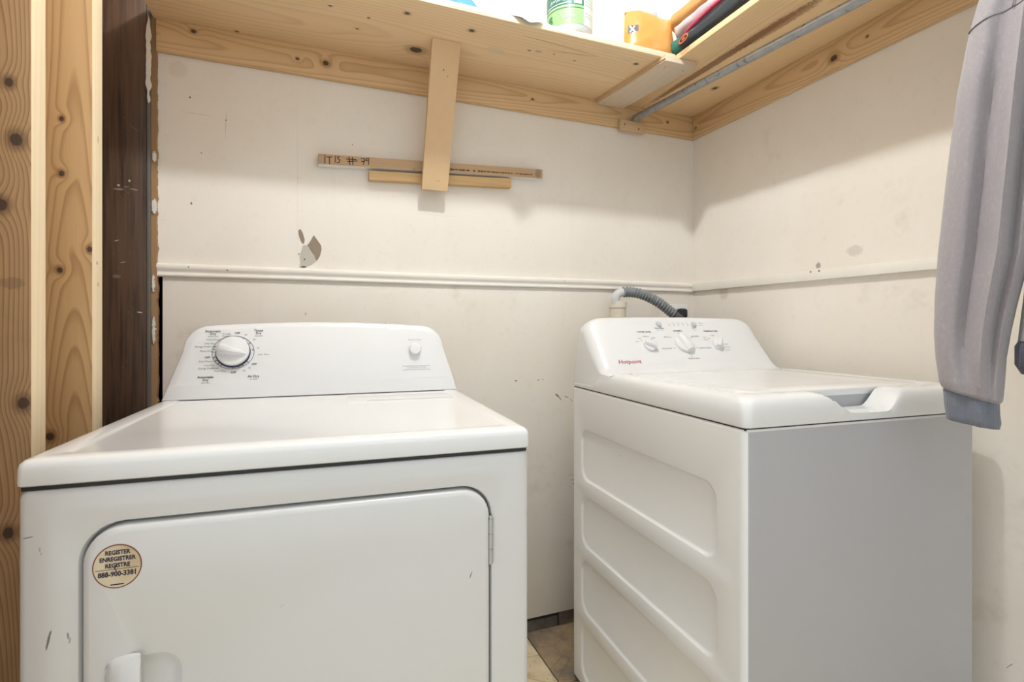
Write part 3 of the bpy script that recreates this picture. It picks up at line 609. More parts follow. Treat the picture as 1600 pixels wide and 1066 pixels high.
# ================================================================== WASHER
WW, WD = .665, .768
wa = empty('washer', (.7758, .7536, FZ), ROT, label='white top-loading washer with ribbed side panel and three knobs', cat='washing machine')
def wput(name, bm, mat, parent=wa, **k):
    for v in bm.verts: v.co.z -= FZ
    return put(name, bm, mat, parent, **k)
# cabinet: side plate with four pressed-in panels
zb, ztp = -.045, .9005
bm = bmesh.new()
r = .014
def body(ins, rr): return rrect(ins, WW - ins, ins, WD - ins, rr)
rows = add_loft(bm, [xy(body(0, r), zb), xy(body(0, r), ztp - .004), xy(body(.003, r), ztp)])
# cut the plain left face away and put the pressed plate in its place
kill = [f for f in bm.faces if all(abs(v.co.x) < 1e-5 for v in f.verts)]
bmesh.ops.delete(bm, geom=kill, context='FACES')
PY0, PY1 = .078, .704
panels = [(.6135, .7745), (.4035, .5655), (.193, .3615), (-.018, .1515)]
def side(y, z, x=0): return (x, y, z)
ya, yb = r, WD - r
zs = [zb]
for a, b in panels[::-1]: zs += [(zs[-1] if False else a - .020), b + .020]
zs[-1] = ztp - .004
bounds = []
prev = zb
for k, (a, b) in enumerate(panels[::-1]):
    top = ztp - .004 if k == 3 else (b + panels[::-1][k + 1][0]) / 2
    bounds.append((prev, top, a, b)); prev = top
for lo, hi, a, b in bounds:
    n = 8
    outer = rrect(ya, yb, lo, hi, .0001, n)
    def L(ins, x, rr): return [(x, y, z) for y, z in rrect(PY0 + ins, PY1 - ins, a + ins, b - ins, rr, n)]
    rws = add_loft(bm, [[(0, y, z) for y, z in outer], L(-.004, 0, .046), L(0, .0012, .043), L(.004, .0052, .040), L(.0075, .0066, .037)], cap0=False, cap1=True)
bmesh.ops.remove_doubles(bm, verts=bm.verts[:], dist=.0003)
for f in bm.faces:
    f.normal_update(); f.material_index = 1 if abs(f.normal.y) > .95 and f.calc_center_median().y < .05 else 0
wput('cabinet', bm, [M_WASHER, M_WASHER_FRONT_DIM], angle=28)
for fx, fy_ in ((.05, .06), (WW - .05, .06), (.05, WD - .06), (WW - .05, WD - .06)):
    bm = bmesh.new(); lathe(bm, [(.02, FZ), (.02, FZ + .008), (.010, FZ + .010), (.010, zb + .01)], Matrix.Translation((fx, fy_, 0)), 16); wput('leveling_foot', bm, M_BLACK)
box('dark_gap', (.005, .005, .9005 - FZ - .006), (WW - .005, WD - .005, .9055 - FZ), M_BLACK, wa, bev=0, world=False)
# top cover with the scooped handle notch
def sstep(a, b, x):
    t = min(1, max(0, (x - a) / (b - a))); return t * t * (3 - 2 * t)
def notch(x): return sstep(.188, .285, x) * (1 - sstep(.375, .436, x))
def cover(ins, rr, z, insf=None, insb=None):
    pts = rrect(-.002 + ins, WW + .002 - ins, -.004 + (insf if insf is not None else ins), (WD if insb is None else insb) - ins * (insb is None), rr, 8, 60)
    out = []
    for x, y in pts:
        zz = z
        if y < .072 and ins < .064:
            zz = min(z, .9645 - .0425 * notch(x) - (.003 * notch(x) if y < .012 else 0))
        if y > .5 and (x < .05 or x > WW - .05): zz = min(zz, .9650 - .0485 * sstep(.55, .625, y))
        out.append((x, y, zz))
    return out
bm = bmesh.new()
add_loft(bm, [cover(.004, .014, .9035), cover(.001, .016, .9050), cover(0, .018, .910), cover(.0005, .020, .935), cover(.003, .022, .948), cover(.007, .024, .956), cover(.013, .026, .9612), cover(.022, .028, .9640), cover(.034, .030, .9646), cover(.050, .034, .9640, .044), cover(.0580, .036, .9630, .060, .552), cover(.0595, .036, .9600, .0615, .5505), cover(.060, .036, .9180, .062, .550)], cap1=True)
wput('top_cover', bm, M_LID, angle=50)
def lidrr(ins, rr): return rrect(.062 + ins - .002, WW - .062 - ins + .002, .0625 + ins, .5460 - ins, rr, 8, 10)
bm = bmesh.new()
def dish(L, z): return [(x, y, z) for x, y in L]
add_loft(bm, [dish(lidrr(.002, .034), .9465), dish(lidrr(0, .036), .9485), dish(lidrr(0, .036), .9600), dish(lidrr(.0015, .036), .9628), dish(lidrr(.005, .036), .9640), dish(lidrr(.05, .07), .9642), dish(lidrr(.075, .09), .9630), dish(lidrr(.10, .10), .9622)])
wput('lid', bm, M_LID, angle=50)
box('tub_rim', (.18, .064, .9155 - FZ), (.46, .0655, .9478 - FZ), M_GREYP, wa, bev=0, world=False)
# console: swept profile, ends rounded
def wtop(x):
    e = .075; t = min(x, WW - x)
    return 1.126 - (.048 * (1 - math.sqrt(max(0, 1 - ((e - t) / e) ** 2))) if t < e else 0)
PROF = [(.500, .9645), (.528, .9652), (.546, .9675), (.5585, .9715), (.5680, .9785), (.5744, .9855)]
PROF += [(.55 + .8 * (z - .955), z) for z in (1.0, 1.02, 1.04, 1.06, 1.08, 1.10, 1.112)]
PROF += [(.682, 1.1205), (.693, 1.1255), (.708, 1.1262), (.722, 1.121), (.732, 1.10), (.748, 1.02), (.766, .93), (.768, .9640 - .05)]
PROF += [(.52, .914)]
bm = bmesh.new(); loops = []
ends = [.03 * (1 - math.cos(R(a))) for a in range(0, 91, 10)]
xs = ends + [.042, .058, .075, .12, .2, .3, .4, .5, .545, WW - .075, WW - .058, WW - .042] + [WW - e_ for e_ in ends[::-1]]
for x in xs:
    xx = min(max(x, 0), WW); k = (wtop(xx) - .93) / (1.126 - .93); t = min(xx, WW - xx)
    e = .030; edge = e * (1 - math.sqrt(max(0, 1 - ((e - t) / e) ** 2))) if t < e else 0     # rounded vertical end
    L = []
    for y, z in PROF:
        crown = .005 * math.sin(math.pi * xx / WW) * sstep(1.106, 1.124, z)
        z2 = .93 + (z - .93) * k if z > .93 else z
        yy = y + (edge * (1 - .9 * sstep(.63, .70, y)) if y < .70 and z > .93 else 0) - (.006 * edge / e if y > .715 else 0)
        L.append((x, yy, z2 + crown))
    loops.append(L)
add_loft(bm, loops)
wcon = wput('console', bm, M_PLASTIC, angle=50)
def wplane(x, z, off=.0007):
    u = Vector((0, .8, 1)).normalized(); nn = Vector((1, 0, 0)).cross(u)
    return basis(Vector((x, .55 + .8 * (z - .955), z - FZ)) + nn * off, (1, 0, 0), u)
WT = [('WATER LEVEL', .1985, 1.0822, .0085, 1), ('Medium', .1983, 1.0679, .007, 0), ('Low', .1716, 1.062, .007, 0), ('High', .2247, 1.0637, .007, 0), ('Auto', .1596, 1.0522, .007, 0), ('NORMAL', .3299, 1.0849, .0085, 1), ('BULKY', .2764, 1.0654, .0075, 0), ('DELICATES', .2564, 1.0293, .0075, 0), ('RINSE & SPIN', .3396, .9976, .0075, 0),
      ('WHITES', .3872, 1.0668, .0075, 0), ('QUICK WASH', .404, 1.0294, .0075, 0), ('TEMPERATURE', .4602, 1.0835, .0085, 1), ('Cold', .4581, 1.0695, .007, 0), ('Tap', .4234, 1.0633, .007, 0), ('Cold', .4229, 1.056, .007, 0), ('Hot', .4969, 1.0407, .007, 0), ('Warm', .4985, 1.0313, .007, 0), ('Cool', .4906, 1.0221, .007, 0),
      ('Deep Rinse', .2628, 1.0945, .0075, 1), ('fabric softener', .2643, 1.0882, .005, 0), ('Fill', .3063, 1.1115, .006, 0), ('Wash', .324, 1.1115, .006, 0), ('Rinse', .3443, 1.1115, .006, 0), ('Spin', .3623, 1.1115, .006, 0), ('Lid', .380, 1.1115, .006, 0), ('Start', .3987, 1.0944, .0075, 2), ('Pause', .3999, 1.0879, .005, 2), ('Reset', .4359, 1.111, .006, 0), ('hold 3 sec', .4342, 1.1042, .005, 0)]
bm = bmesh.new()
for s, x, z, h, b in WT: text(bm, s, h, wplane(x, z), bold=.015 if b == 1 else 0, mi=b)
for i, x in enumerate((.3075, .3255, .344, .3625, .381)): ribbon(bm, [(-.002, 0), (.002, 0)], .0018, wplane(x, 1.1045))
for x, z in ((.290, 1.064), (.285, 1.03), (.371, 1.064), (.373, 1.03), (.328, 1.077), (.335, 1.0045), (.176, 1.055), (.215, 1.059), (.438, 1.06), (.478, 1.06)): ribbon(bm, [(-.0015, 0), (.0015, 0)], .0022, wplane(x, z))
text(bm, 'Hotpoint', .0205, wplane(.1015, .9925), bold=.012, shear=.22, mi=2, spacing=1.02, xs=1.02)
put('lettering', bm, [M_INK, M_INK_D, M_RED], wcon, smooth=False, kind='stuff')
def knob(name, x, z, r, sx, ang, h, grip):
    root = empty(name, wplane(x, z, 0).translation); root.parent = wa; root.rotation_euler = wplane(x, z, 0).to_euler()
    bm = bmesh.new(); S = Matrix.Rotation(R(ang), 4, 'Z') @ Matrix.Scale(sx, 4, (0, 1, 0))
    lathe(bm, [(r, 0), (r, h * .25), (r * .96, h * .38), (r * .82, h * .45)], S, 36); put('knob_base', bm, M_PLASTIC, root)
    bm = bmesh.new(); sec = []
    for t, w, hh in ((-.93, .22, .1), (-.86, .32, .8), (-.6, .36, 1.0), (0, .34, 1.05), (.6, .36, 1.0), (.86, .32, .8), (.93, .22, .1)):
        sec.append([S @ Vector((r * w * a * grip, r * t, h * .4 + h * .6 * hh * b)) for a, b in ((-1, 0), (-.85, .7), (-.5, 1), (.5, 1), (.85, .7), (1, 0))])
    add_loft(bm, sec); put('grip', bm, M_PLASTIC, root, angle=50)
knob('cycle_knob', .3285, 1.0425, .034, 1.0, 14, .024, 1.25)
knob('water_level_knob', .1965, 1.0385, .0215, 1.0, 62, .022, 1.3)
knob('temperature_knob', .4605, 1.040, .0215, 1.0, -35, .022, 1.3)
for nm, x, z in (('rinse_button', .2665, 1.1065), ('start_button', .4045, 1.1055)):
    bm = bmesh.new(); lathe(bm, [(.0108, 0), (.0108, .002), (.0095, .003), (.0090, .0055), (.007, .0065)], wplane(x, z, 0), 24); put(nm, bm, M_BUTTON, wa)

# ================================================================== PLUMBING AND POWER BEHIND THE WASHER
M_PIPE = wall_paint('cream_painted_pipe', (.74, .67, .55), [])
M_RUST = plain('rusty_pipe', (.16, .085, .045), .7)
sp_ = empty('standpipe', (1.108, 1.700, FZ), label='cream painted drain pipe standing behind the washer', cat='pipe')
bm = bmesh.new(); lathe(bm, [(.031, FZ), (.031, 1.170), (.0345, 1.172), (.0345, 1.196), (.0325, 1.197), (.0275, 1.196), (.0275, 1.10)], Matrix.Translation((1.108, 1.700, 0)), 28); put('drain_tube', bm, M_PIPE, sp_, world=True)
bm = bmesh.new(); lathe(bm, [(.009, FZ), (.009, 1.178), (.006, 1.182)], Matrix.Translation((1.152, 1.728, 0)), 16); put('rusty_side_pipe', bm, M_RUST, sp_, world=True)
hs = empty('drain_hose', (1.36, 1.62, 1.12), label='grey corrugated drain hose hooked into the painted pipe', cat='hose')
path = catmull([(1.098, 1.692, 1.165), (1.090, 1.690, 1.200), (1.098, 1.688, 1.222), (1.120, 1.684, 1.2315), (1.150, 1.678, 1.2325), (1.19, 1.67, 1.2265), (1.235, 1.662, 1.210), (1.275, 1.655, 1.188), (1.31, 1.65, 1.163), (1.345, 1.645, 1.138), (1.375, 1.64, 1.112), (1.40, 1.635, 1.07), (1.41, 1.63, .98), (1.40, 1.62, .6)], 24)
i0 = int(len(path) * 3 / 13); i1 = int(len(path) * 8.6 / 13)
bm = bmesh.new(); tube(bm, path[:i0 + 2], .0165, 16); put('hose_end', bm, plain('pale_grey_rubber', (.62, .62, .61), .45), hs, world=True)
# corrugation: resample the middle by length
mid = path[i0:i1 + 1]; acc = [0]
for a, b in zip(mid, mid[1:]): acc.append(acc[-1] + (b - a).length)
pts = []; rad = []; Ltot = acc[-1]; N = int(Ltot / .0014); j = 0
for k in range(N + 1):
    s_ = Ltot * k / N
    while j < len(acc) - 2 and acc[j + 1] < s_: j += 1
    f = (s_ - acc[j]) / max(1e-6, acc[j + 1] - acc[j]); pts.append(mid[j].lerp(mid[j + 1], f))
    ph = (s_ / .0125) % 1; rad.append(.0140 + .0068 * max(0, math.sin(math.pi * min(1, ph * 1.5))) ** .6)
bm = bmesh.new(); tube(bm, pts, rad, 18); put('corrugated_hose', bm, plain('grey_hose_plastic', (.235, .245, .255), .35), hs, world=True, angle=60)
bm = bmesh.new(); tube(bm, path[i1 - 1:], .0165, 16); put('hose_cuff', bm, plain('dark_grey_rubber', (.10, .10, .105), .6), hs, world=True)
ou = empty('wall_outlet', (1.4535, WY - .002, 1.135), label='white outlet plate on the wall behind the washer', cat='outlet')
M_PLATE = plain('white_outlet_plastic', (.82, .83, .82), .35)
bm = bmesh.new(); add_box(bm, (1.404, WY - .008, 1.077), (1.503, WY - .001, 1.193), .003, 3); put('plate', bm, M_PLATE, ou, world=True)
bm = bmesh.new(); add_box(bm, (1.436, WY - .0105, 1.092), (1.470, WY - .006, 1.125), .003, 2); add_box(bm, (1.436, WY - .0105, 1.140), (1.470, WY - .006, 1.175), .003, 2); put('receptacle', bm, M_PLATE, ou, world=True)
pg = empty('power_plug', (1.457, WY - .03, 1.14), label='black power plug pushed into the white outlet', cat='plug')
bm = bmesh.new(); add_loft(bm, [[(x, WY - .0115, z) for x, z in rrect(1.441, 1.474, 1.137, 1.174, .006, 4)], [(x, WY - .028, z) for x, z in rrect(1.440, 1.475, 1.136, 1.176, .007, 4)], [(x, WY - .040, z) for x, z in rrect(1.443, 1.472, 1.137, 1.172, .007, 4)], [(x, WY - .046, z) for x, z in rrect(1.450, 1.466, 1.140, 1.16, .006, 4)]]); put('plug_body', bm, M_BLACK, pg, world=True)
bm = bmesh.new(); tube(bm, catmull([(1.458, WY - .036, 1.148), (1.459, WY - .045, 1.12), (1.46, WY - .05, 1.06), (1.44, WY - .07, .8)], 8), .005, 10); put('power_cord', bm, M_BLACK, pg, world=True)

# ================================================================== THINGS ON THE SHELF
SZ = 2.009
# tub with a green label
jx, jy, jr = .777, 1.470, .073
jar = empty('plastic_tub', (jx, jy, SZ), label='white plastic tub with a green label on the shelf edge', cat='tub')
bm = bmesh.new(); lathe(bm, [(jr - .012, 0), (jr - .004, .002), (jr, .010), (jr, .17), (jr - .006, .182), (jr - .010, .186), (jr - .010, .20)], Matrix.Identity(4), 48); put('tub_body', bm, plain('white_tub_plastic', (.60, .62, .61), .35), jar)
bm = bmesh.new(); lathe(bm, [(jr - .006, .198), (jr + .001, .200), (jr + .001, .222), (jr - .004, .226), (.01, .226)], Matrix.Identity(4), 48); put('tub_lid', bm, plain('tub_lid_plastic', (.06, .20, .13), .4), jar)
def wrap(bm, a0, a1, z0, z1, rr, mi, n=14, curve=0.0):
    rows = []
    for k in range(n + 1):
        a = R(a0 + (a1 - a0) * k / n); rows.append([bm.verts.new((rr * math.cos(a), rr * math.sin(a), z)) for z in (z0, z1 + curve * math.sin(math.pi * k / n))])
    for a, b in zip(rows, rows[1:]): bm.faces.new((a[0], b[0], b[1], a[1])).material_index = mi
lm = [plain('pale_green_label', (.30, .52, .22), .4), plain('dark_green_label', (.02, .15, .10), .4), plain('white_label', (.62, .66, .62), .4), plain('leaf_green_print', (.03, .25, .10), .4)]
bm = bmesh.new(); ca = -115
wrap(bm, ca - 80, ca + 34, .022, .165, jr + .0006, 0); wrap(bm, ca + 34, ca + 82, .022, .165, jr + .0006, 2)
wrap(bm, ca - 80, ca + 34, .080, .125, jr + .0010, 1); wrap(bm, ca - 80, ca + 34, .070, .0725, jr + .0011, 1); wrap(bm, ca - 80, ca + 10, .0765, .0782, jr + .0011, 2)
wrap(bm, ca + 8, ca + 28, .083, .122, jr + .0014, 2); wrap(bm, ca + 13, ca + 23, .092, .112, jr + .0016, 0)
def on_tub(a, z, off=.0016):
    a = R(a); n_ = Vector((math.cos(a), math.sin(a), 0)); return basis(n_ * (jr + off) + Vector((0, 0, z)), (-math.sin(a), math.cos(a), 0), (0, 0, 1))
for i in range(9): ribbon(bm, [(-.0022, -.005 + .0015 * (i % 3)), (.0022, .005 - .002 * (i % 2))], .0030, on_tub(ca - 52 + i * 6.2, .0985), mi=2)   # blurred heading
wrap(bm, ca - 66, ca + 2, .0845, .0875, jr + .0014, 2)
for z_, a0_, a1_ in ((.056, -30, -4), (.051, -26, -8), (.045, -22, 14), (.041, -22, 10)): wrap(bm, ca + a0_, ca + a1_, z_, z_ + .0016, jr + .0012, 2)
for zz_ in (.115, .105, .095, .085, .06, .05):
    for a in range(int(ca + 40), int(ca + 74), 6): ribbon(bm, [(-.0028, 0), (.0028, 0)], .0014, on_tub(a, zz_), mi=3)
for k in range(7):
    a = ca - 56 + 5 * math.cos(k * .9); z = .040 + .012 * math.sin(k * .9) + .004 * (k % 2)
    ribbon(bm, [(-.004, -.004 * (k % 2)), (0, .004), (.004, -.002)], .005, on_tub(a, z), mi=3)
put('tub_label', bm, lm, jar, smooth=False)
# orange pouch with a black and white mark
op = empty('snack_pouch', (1.075, 1.46, SZ), R(-14), label='shiny orange pouch with a small black mark on the shelf', cat='pouch')
bm = bmesh.new(); W2, H2 = .092, .158; nx, nz = 14, 12
def pouch_pt(u, v, s):
    e = (1 - abs(2 * u - 1) ** 2.6) * (1 - abs(2 * v - 1) ** 3.0)
    w = W2 * (1 - .10 * v); x = (2 * u - 1) * w; z = v * H2 + .012 * math.sin(u * 5) * v
    y = s * (.032 * max(0, e) ** .6 * (1.15 - .5 * v) + .0008) + .006 * noise.noise((u * 5, v * 5, s)) * e + .02 * (v - .5)
    return (x, y, z)
for s in (-1, 1):
    g = [[bm.verts.new(pouch_pt(i / nx, j / nz, s)) for j in range(nz + 1)] for i in range(nx + 1)]
    for i in range(nx):
        for j in range(nz): bm.faces.new((g[i][j], g[i + 1][j], g[i + 1][j + 1], g[i][j + 1]))
bmesh.ops.remove_doubles(bm, verts=bm.verts[:], dist=.0019)
t = NT('orange_foil'); M_ORANGE = t.done(t.mix(t.rng(t.noise(9, 3), .45, .7), (.66, .27, .06), (.74, .38, .13)), .22, t.bump(t.noise(18, 2), .25, .006))
put('pouch', bm, M_ORANGE, op, angle=60)
bm = bmesh.new(); v0 = Vector(pouch_pt(.13, .52, -1)) + Vector((0, -.0025, 0)); Mo = basis(v0, (1, -.35, 0), (.0, .0, 1))
ribbon(bm, [(-.007, 0), (.009, 0)], .026, Mo, 0)
Mo2 = basis(v0 + Vector((-.0002, -.0006, 0)), (1, -.35, 0), (0, 0, 1))
ribbon(bm, [(-.009, .009), (.006, -.009)], .005, Mo2, 1); ribbon(bm, [(.006, .009), (-.009, -.009)], .004, Mo2, 1)
put('pouch_mark', bm, [M_BLACK, M_PLATE], op, smooth=False)
bm = bmesh.new(); add_box(bm, (.01, .006, H2 - .004), (.034, .012, H2 + .016), .002, 2); put('pouch_clip', bm, M_GREYP, op)
# crumpled white film with a printed flap over the edge
M_FILM = plain('white_plastic_film', (.58, .60, .63), .3)
def crumple(name, cx_, cy_, rx, ry, h, seed, mat, nx=18, ny=14, z0=SZ, **k):
    root = empty(name, (cx_, cy_, z0), **k)
    bm = bmesh.new(); g = []
    for i in range(nx + 1):
        row = []
        for j in range(ny + 1):
            u, v = 2 * i / nx - 1, 2 * j / ny - 1
            e = max(0, 1 - abs(u) ** 2.4) * max(0, 1 - abs(v) ** 2.4)
            z = h * e ** .5 * (.75 + .55 * noise.noise((u * 2.3 + seed, v * 2.3, seed))) + .012 * e * noise.noise((u * 7, v * 7, seed))
            row.append(bm.verts.new((u * rx * (1 + .12 * noise.noise((v * 2, seed, 1))), v * ry * (1 + .12 * noise.noise((u * 2, seed, 5))), max(.0015, z + .0015))))
        g.append(row)
    for i in range(nx):
        for j in range(ny): bm.faces.new((g[i][j], g[i + 1][j], g[i + 1][j + 1], g[i][j + 1]))
    ring = [g[i][0] for i in range(nx)] + [g[nx][j] for j in range(ny)] + [g[i][ny] for i in range(nx, 0, -1)] + [g[0][j] for j in range(ny, 0, -1)]
    bot = [bm.verts.new((v.co.x, v.co.y, 0)) for v in ring]
    for i in range(len(ring)): bm.faces.new((ring[i], bot[i], bot[(i + 1) % len(ring)], ring[(i + 1) % len(ring)]))
    bm.faces.new(bot)
    put('film', bm, mat, root, angle=70); return root
pb = crumple('plastic_bag', .585, 1.500, .115, .095, .085, 2.3, M_FILM, label='crumpled white plastic bag on the shelf with a printed flap over its edge', cat='bag')
bm = bmesh.new()
F0 = [(.520, 1.432, SZ + .006), (.60, 1.405, SZ + .010), (.640, 1.392, SZ + .004), (.596, 1.384, 1.992), (.585, 1.386, 1.990)]
F0 = [(.515, 1.420, SZ + .012), (.575, 1.388, SZ - .006), (.600, 1.379, SZ - .022), (.635, 1.384, SZ - .010), (.650, 1.392, SZ + .004), (.600, 1.43, SZ + .02)]
a = [bm.verts.new(p) for p in F0]; bm.faces.new(a); geo = bmesh.ops.extrude_face_region(bm, geom=bm.faces[:]); bmesh.ops.translate(bm, verts=[v for v in geo['geom'] if isinstance(v, bmesh.types.BMVert)], vec=(0, .0012, .0008))
t = NT('printed_flap'); M_FLAP = t.done(t.mix(t.rng(t.noise(45, 3), .5, .62), (.50, .49, .48), (.20, .19, .20)), .4); put('printed_flap', bm, M_FLAP, pb, world=True, smooth=False)
crumple('blue_bag', .385, 1.470, .075, .060, .09, 5.1, plain('blue_plastic_film', (.06, .24, .55), .3), label='blue plastic bag on the shelf next to the white bag', cat='bag')
# cloths piled along the side shelf edge
def cloth_roll(name, pts, rx, rz, mat, seed, n=24, m=10, lip=None, **k):
    P = catmull(pts, m); root = empty(name, P[0], **k); bm = bmesh.new(); loops = []
    for i, p in enumerate(P):
        t_ = i / (len(P) - 1); tan = (P[min(i + 1, len(P) - 1)] - P[max(i - 1, 0)]).normalized(); s = tan.cross(Vector((0, 0, 1))).normalized()
        endr = min(1, (min(t_, 1 - t_) / .06 + .25)) ** .5; L = []
        for q_ in range(n):
            a = 2 * math.pi * q_ / n; ca_, sa = math.cos(a), math.sin(a)
            w = 1 + .13 * noise.noise((ca_ * 1.6 + seed, sa * 1.6, t_ * 5)) + .06 * noise.noise((ca_ * 4, sa * 4 + seed, t_ * 12))
            z = rz * (abs(sa) ** .8 * (1 if sa > 0 else -1)) * w * endr
            L.append(p + s * (rx * (abs(ca_) ** .75 * (1 if ca_ > 0 else -1)) * w * endr) + Vector((0, 0, max(z, -rz * .98))))
        loops.append(L)
    add_loft(bm, loops); put('cloth', bm, mat, root, world=True, angle=75); return root
def print_cloth():
    t = NT('dark_print_fabric'); P = t.coord()
    n = t.noise(7, 2, .4, loc=(2, 5, 1)); c = t.mix(t.rng(n, .56, .62), (.030, .036, .040), (.13, .20, .25))
    c = t.mix(t.rng(t.noise(6, 1, .4, loc=(9, 1, 3)), .6, .64), c, (.50, .38, .40))
    c = t.spots(c, [((1.145, 1.405, 2.03), (.05, .045, .05), (0, 0, 0), (.03, .17, .14), .95)], rag=.1)
    return t.done(c, .85, t.bump(t.noise(500, 2), .3, .001))
dc = cloth_roll('folded_cloth', [(1.178, 1.425, 2.034), (1.182, 1.32, 2.036), (1.190, 1.15, 2.040), (1.20, .95, 2.040), (1.21, .75, 2.038)], .052, .026, print_cloth(), 1.0, label='dark printed cloth with an orange ring lying on the side shelf edge', cat='cloth', group='cloths on the side shelf')
bm = bmesh.new()   # orange ring print near the fold
Mr = basis((1.1275, 1.345, 2.030), (0, -1, 0), (.30, 0, 1)); Mr.translation += Vector((-.0035, 0, 0))
for k in range(24):
    a, b = 2 * math.pi * k / 24, 2 * math.pi * (k + 1) / 24; ribbon(bm, [(.020 * math.cos(a), .013 * math.sin(a)), (.020 * math.cos(b), .013 * math.sin(b))], .0055, Mr)
for k in range(4): ribbon(bm, [(-.008 * math.cos(k * .8), -.006 * math.sin(k * .8)), (.008 * math.cos(k * .8), .006 * math.sin(k * .8))], .002, Mr)
put('ring_print', bm, plain('orange_print', (.75, .18, .06), .7), dc, world=True, smooth=False)
t = NT('pink_white_fabric'); M_PINK = t.done(t.mix(t.rng(t.noise(5, 2), .45, .55), (.58, .52, .52), (.56, .42, .45)), .85, t.bump(t.noise(400, 2), .3, .001))
pc = cloth_roll('folded_cloth', [(1.215, 1.43, 2.094), (1.218, 1.32, 2.100), (1.224, 1.15, 2.104), (1.235, .92, 2.104)], .068, .030, M_PINK, 4.0, label='pale pink cloth with a crimson hem between two other folded cloths', cat='cloth', group='cloths on the side shelf')
bm = bmesh.new(); tube(bm, catmull([(1.180, 1.432, 2.068), (1.160, 1.36, 2.076), (1.152, 1.22, 2.084), (1.158, 1.08, 2.086), (1.168, .93, 2.086)], 8), .0065, 10); put('hem', bm, plain('crimson_hem', (.50, .06, .12), .8), pc, world=True)
cloth_roll('folded_cloth', [(1.225, 1.49, 2.160), (1.235, 1.36, 2.170), (1.245, 1.2, 2.174), (1.26, .98, 2.174)], .060, .030, plain('tan_fabric', (.50, .27, .09), .85), 8.0, label='tan cloth folded on top of the pile on the side shelf', cat='cloth', group='cloths on the side shelf')

# ================================================================== SWEATSHIRT ON THE ROD
def knit(name, col, col2, rib=False):
    t = NT(name); n = t.noise(900, 3, .7); b = t.noise(160, 3, .6, sc=(1, 1, .6))
    c = t.mix(n, col, col2); c = t.mix(t.rng(b, .45, .8, 0, .22), c, tuple(min(1, v * 1.35) for v in col2))
    h = t.math('ADD', n, t.math('MULTIPLY', b, 1.3))
    if rib:
        w = t.n('TexWave', wave_type='BANDS', bands_direction='X'); t.link(t.coord(), w.inputs[0]); w.inputs['Scale'].default_value = 90; h = t.math('ADD', t.math('MULTIPLY', h, .5), w.outputs[1])
    return t.done(c, .95, t.bump(h, .4, .0012), Sheen_Weight=.25, Sheen_Roughness=.6)
M_KNIT = knit('heather_grey_fleece', (.255, .228, .235), (.40, .365, .375)); M_RIB = knit('grey_ribbed_cuff', (.125, .135, .165), (.19, .205, .245), True); M_HEM = knit('dark_hem_rib', (.05, .05, .085), (.085, .085, .13), True)
SWZ = .92; SK = 1.063
sw = empty('sweatshirt', (1.281, .383, .9087), math.atan2(-.893, .45), label='heather grey sweatshirt with ribbed cuffs hanging from the rod', cat='sweatshirt')
def ring(xl, xr, zl, zr_, dep, seed, fold=0.0, n=56):
    L = []; c = (xl + xr) / 2; w = (xr - xl) / 2
    for k in range(n):
        a = 2 * math.pi * k / n; ca_, sa = math.cos(a), math.sin(a)
        x = c + w * (abs(ca_) ** .85) * (1 if ca_ > 0 else -1); u = (x - xl) / (xr - xl)
        y = dep * (abs(sa) ** .8) * (1 if sa > 0 else -1)
        z = zl + (zr_ - zl) * u
        if sa < 0:   # front folds
            y -= fold * (1.0 * math.exp(-((u - .66) / .05) ** 2) - .95 * math.exp(-((u - .42) / .10) ** 2) + .55 * math.exp(-((u - .88) / .05) ** 2) - .5 * math.exp(-((u - .78) / .05) ** 2)) * (-sa) ** .5
        y += .0025 * noise.noise((u * 6, z * 14, seed))
        L.append((x * SK, y * SK, (z - SWZ) * SK))
    return L
def smooth_rows(keys, steps=6):
    out = []
    for a, b in zip(keys, keys[1:]):
        for k in range(steps):
            t_ = k / steps; s_ = t_ * t_ * (3 - 2 * t_) * .3 + t_ * .7; out.append(tuple(p + (q - p) * s_ for p, q in zip(a, b)))
    return out + [keys[-1]]
# keys: left, right, height at left, height at right, half depth, fold depth
KEY = [(-.150, -.080, 1.745, 1.775, .016, 0), (-.200, -.085, 1.705, 1.745, .028, .0), (-.2125, -.110, 1.675, 1.705, .034, .004), (-.225, -.118, 1.622, 1.640, .038, .010), (-.241, -.126, 1.52, 1.515, .042, .020), (-.255, -.134, 1.383, 1.375, .042, .022), (-.268, -.145, 1.231, 1.225, .040, .021), (-.2725, -.161, 1.148, 1.144, .040, .020), (-.2735, -.170, 1.089, 1.089, .040, .018), (-.271, -.1755, 1.041, 1.045, .041, .014), (-.266, -.178, 1.000, .994, .042, .008), (-.263, -.180, .991, .970, .040, .006), (-.259, -.184, .987, .965, .034, .004)]
CUFF = [(-.259, -.1845, .989, .967, .031, .003), (-.2605, -.184, .984, .961, .033, .004), (-.259, -.1835, .959, .945, .034, .005), (-.2565, -.182, .938, .931, .034, .005), (-.2555, -.184, .932, .921, .031, .004)]
def mirror(keys): return [(-b, -a, zr_, zl, d, f) for a, b, zl, zr_, d, f in keys]
for keys, ck in ((KEY, CUFF), (mirror(KEY), mirror(CUFF))):
    bm = bmesh.new(); add_loft(bm, [ring(a, b, zl, zr_, d, 1.7, f) for a, b, zl, zr_, d, f in smooth_rows(keys)]); slv = put('sleeve', bm, M_KNIT, sw, angle=80)
    bm = bmesh.new(); add_loft(bm, [ring(a, b, zl, zr_, d, 3.1, f) for a, b, zl, zr_, d, f in smooth_rows(ck, 4)]); put('cuff', bm, M_RIB, slv, angle=80)
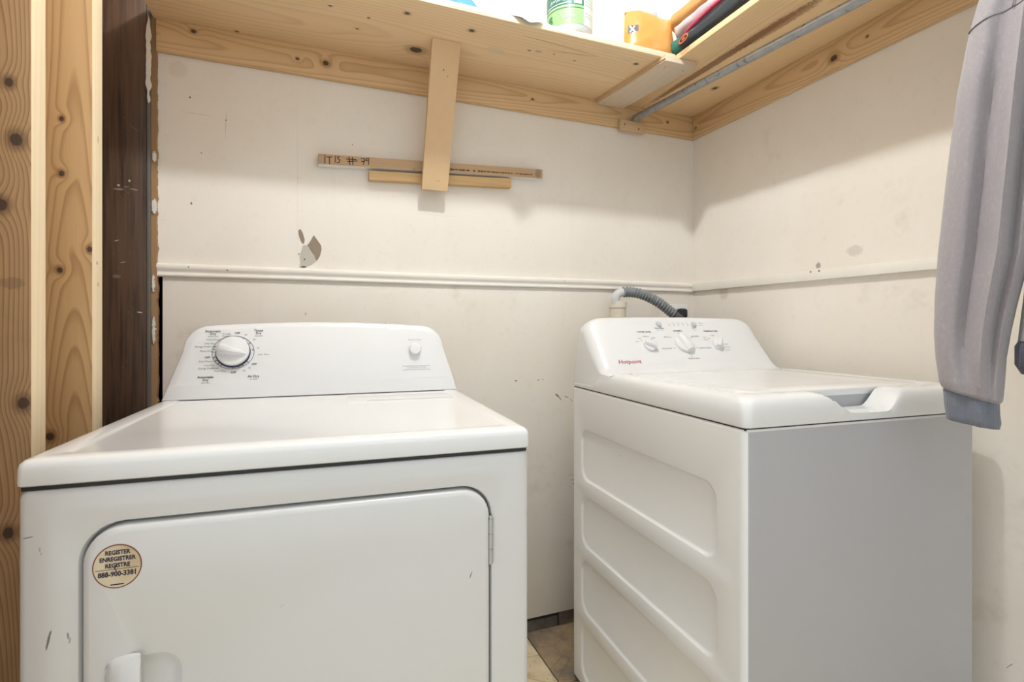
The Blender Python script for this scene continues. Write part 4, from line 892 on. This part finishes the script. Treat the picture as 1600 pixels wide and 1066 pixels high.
BODY = [(-.075, .075, 1.80, 1.80, .022, 0), (-.10, .10, 1.775, 1.775, .04, .004), (-.125, .125, 1.70, 1.70, .055, .008), (-.125, .125, 1.55, 1.55, .06, .012), (-.14, .14, 1.35, 1.35, .062, .015), (-.155, .155, 1.15, 1.15, .062, .012), (-.162, .162, 1.075, 1.075, .058, .008)]
bm = bmesh.new(); add_loft(bm, [ring(a, b, zl, zr_, d, 6.2, f) for a, b, zl, zr_, d, f in smooth_rows(BODY)]); bd = put('body', bm, M_KNIT, sw, angle=80)
bm = bmesh.new(); add_loft(bm, [ring(a, b, z, z, d, 7.7, .004) for a, b, z, d in ((-.160, .160, 1.078, .054), (-.166, .166, 1.066, .057), (-.166, .166, 1.035, .057), (-.158, .158, 1.019, .052))]); put('hem_band', bm, M_HEM, bd, angle=80)
M_SEAM = plain('seam_thread', (.17, .16, .165), .9)
L = ring(-.2262, -.116, 1.622, 1.640, .0385, 1.7, .010); fr = sorted([p for p in L if p[1] < -.008], key=lambda p: p[0])
bm = bmesh.new(); tube(bm, [Vector(p) + Vector((0, .0004, .006 * math.sin(math.pi * i / (len(fr) - 1)))) for i, p in enumerate(fr)], .0011, 8); put('shoulder_seam', bm, M_SEAM, sw)
bm = bmesh.new(); tube(bm, [Vector(p) * SK for p in ((-.170, -.0375, 1.636 - SWZ), (-.166, -.036, 1.66 - SWZ), (-.160, -.033, 1.69 - SWZ), (-.152, -.027, 1.715 - SWZ))], .0010, 8); put('raglan_seam', bm, M_SEAM, sw)
hg = empty('coat_hanger', (1.281, .383, 1.8485), math.atan2(-.893, .45), label='dark wire hanger holding the sweatshirt on the rod', cat='hanger')
bm = bmesh.new(); tube(bm, catmull([(-.016, 0, .030), (-.020, 0, .042), (-.012, 0, .058), (.004, 0, .0615), (.018, 0, .054), (.021, 0, .038), (.012, 0, .022), (0, 0, .008), (0, 0, -.004)], 6), .0022, 8); put('hook', bm, M_BLACK, hg)
bm = bmesh.new(); tube(bm, [(-.16, 0, -.065), (0, 0, -.002), (.16, 0, -.065), (-.16, 0, -.066)], .0022, 8); put('hanger_frame', bm, M_BLACK, hg)
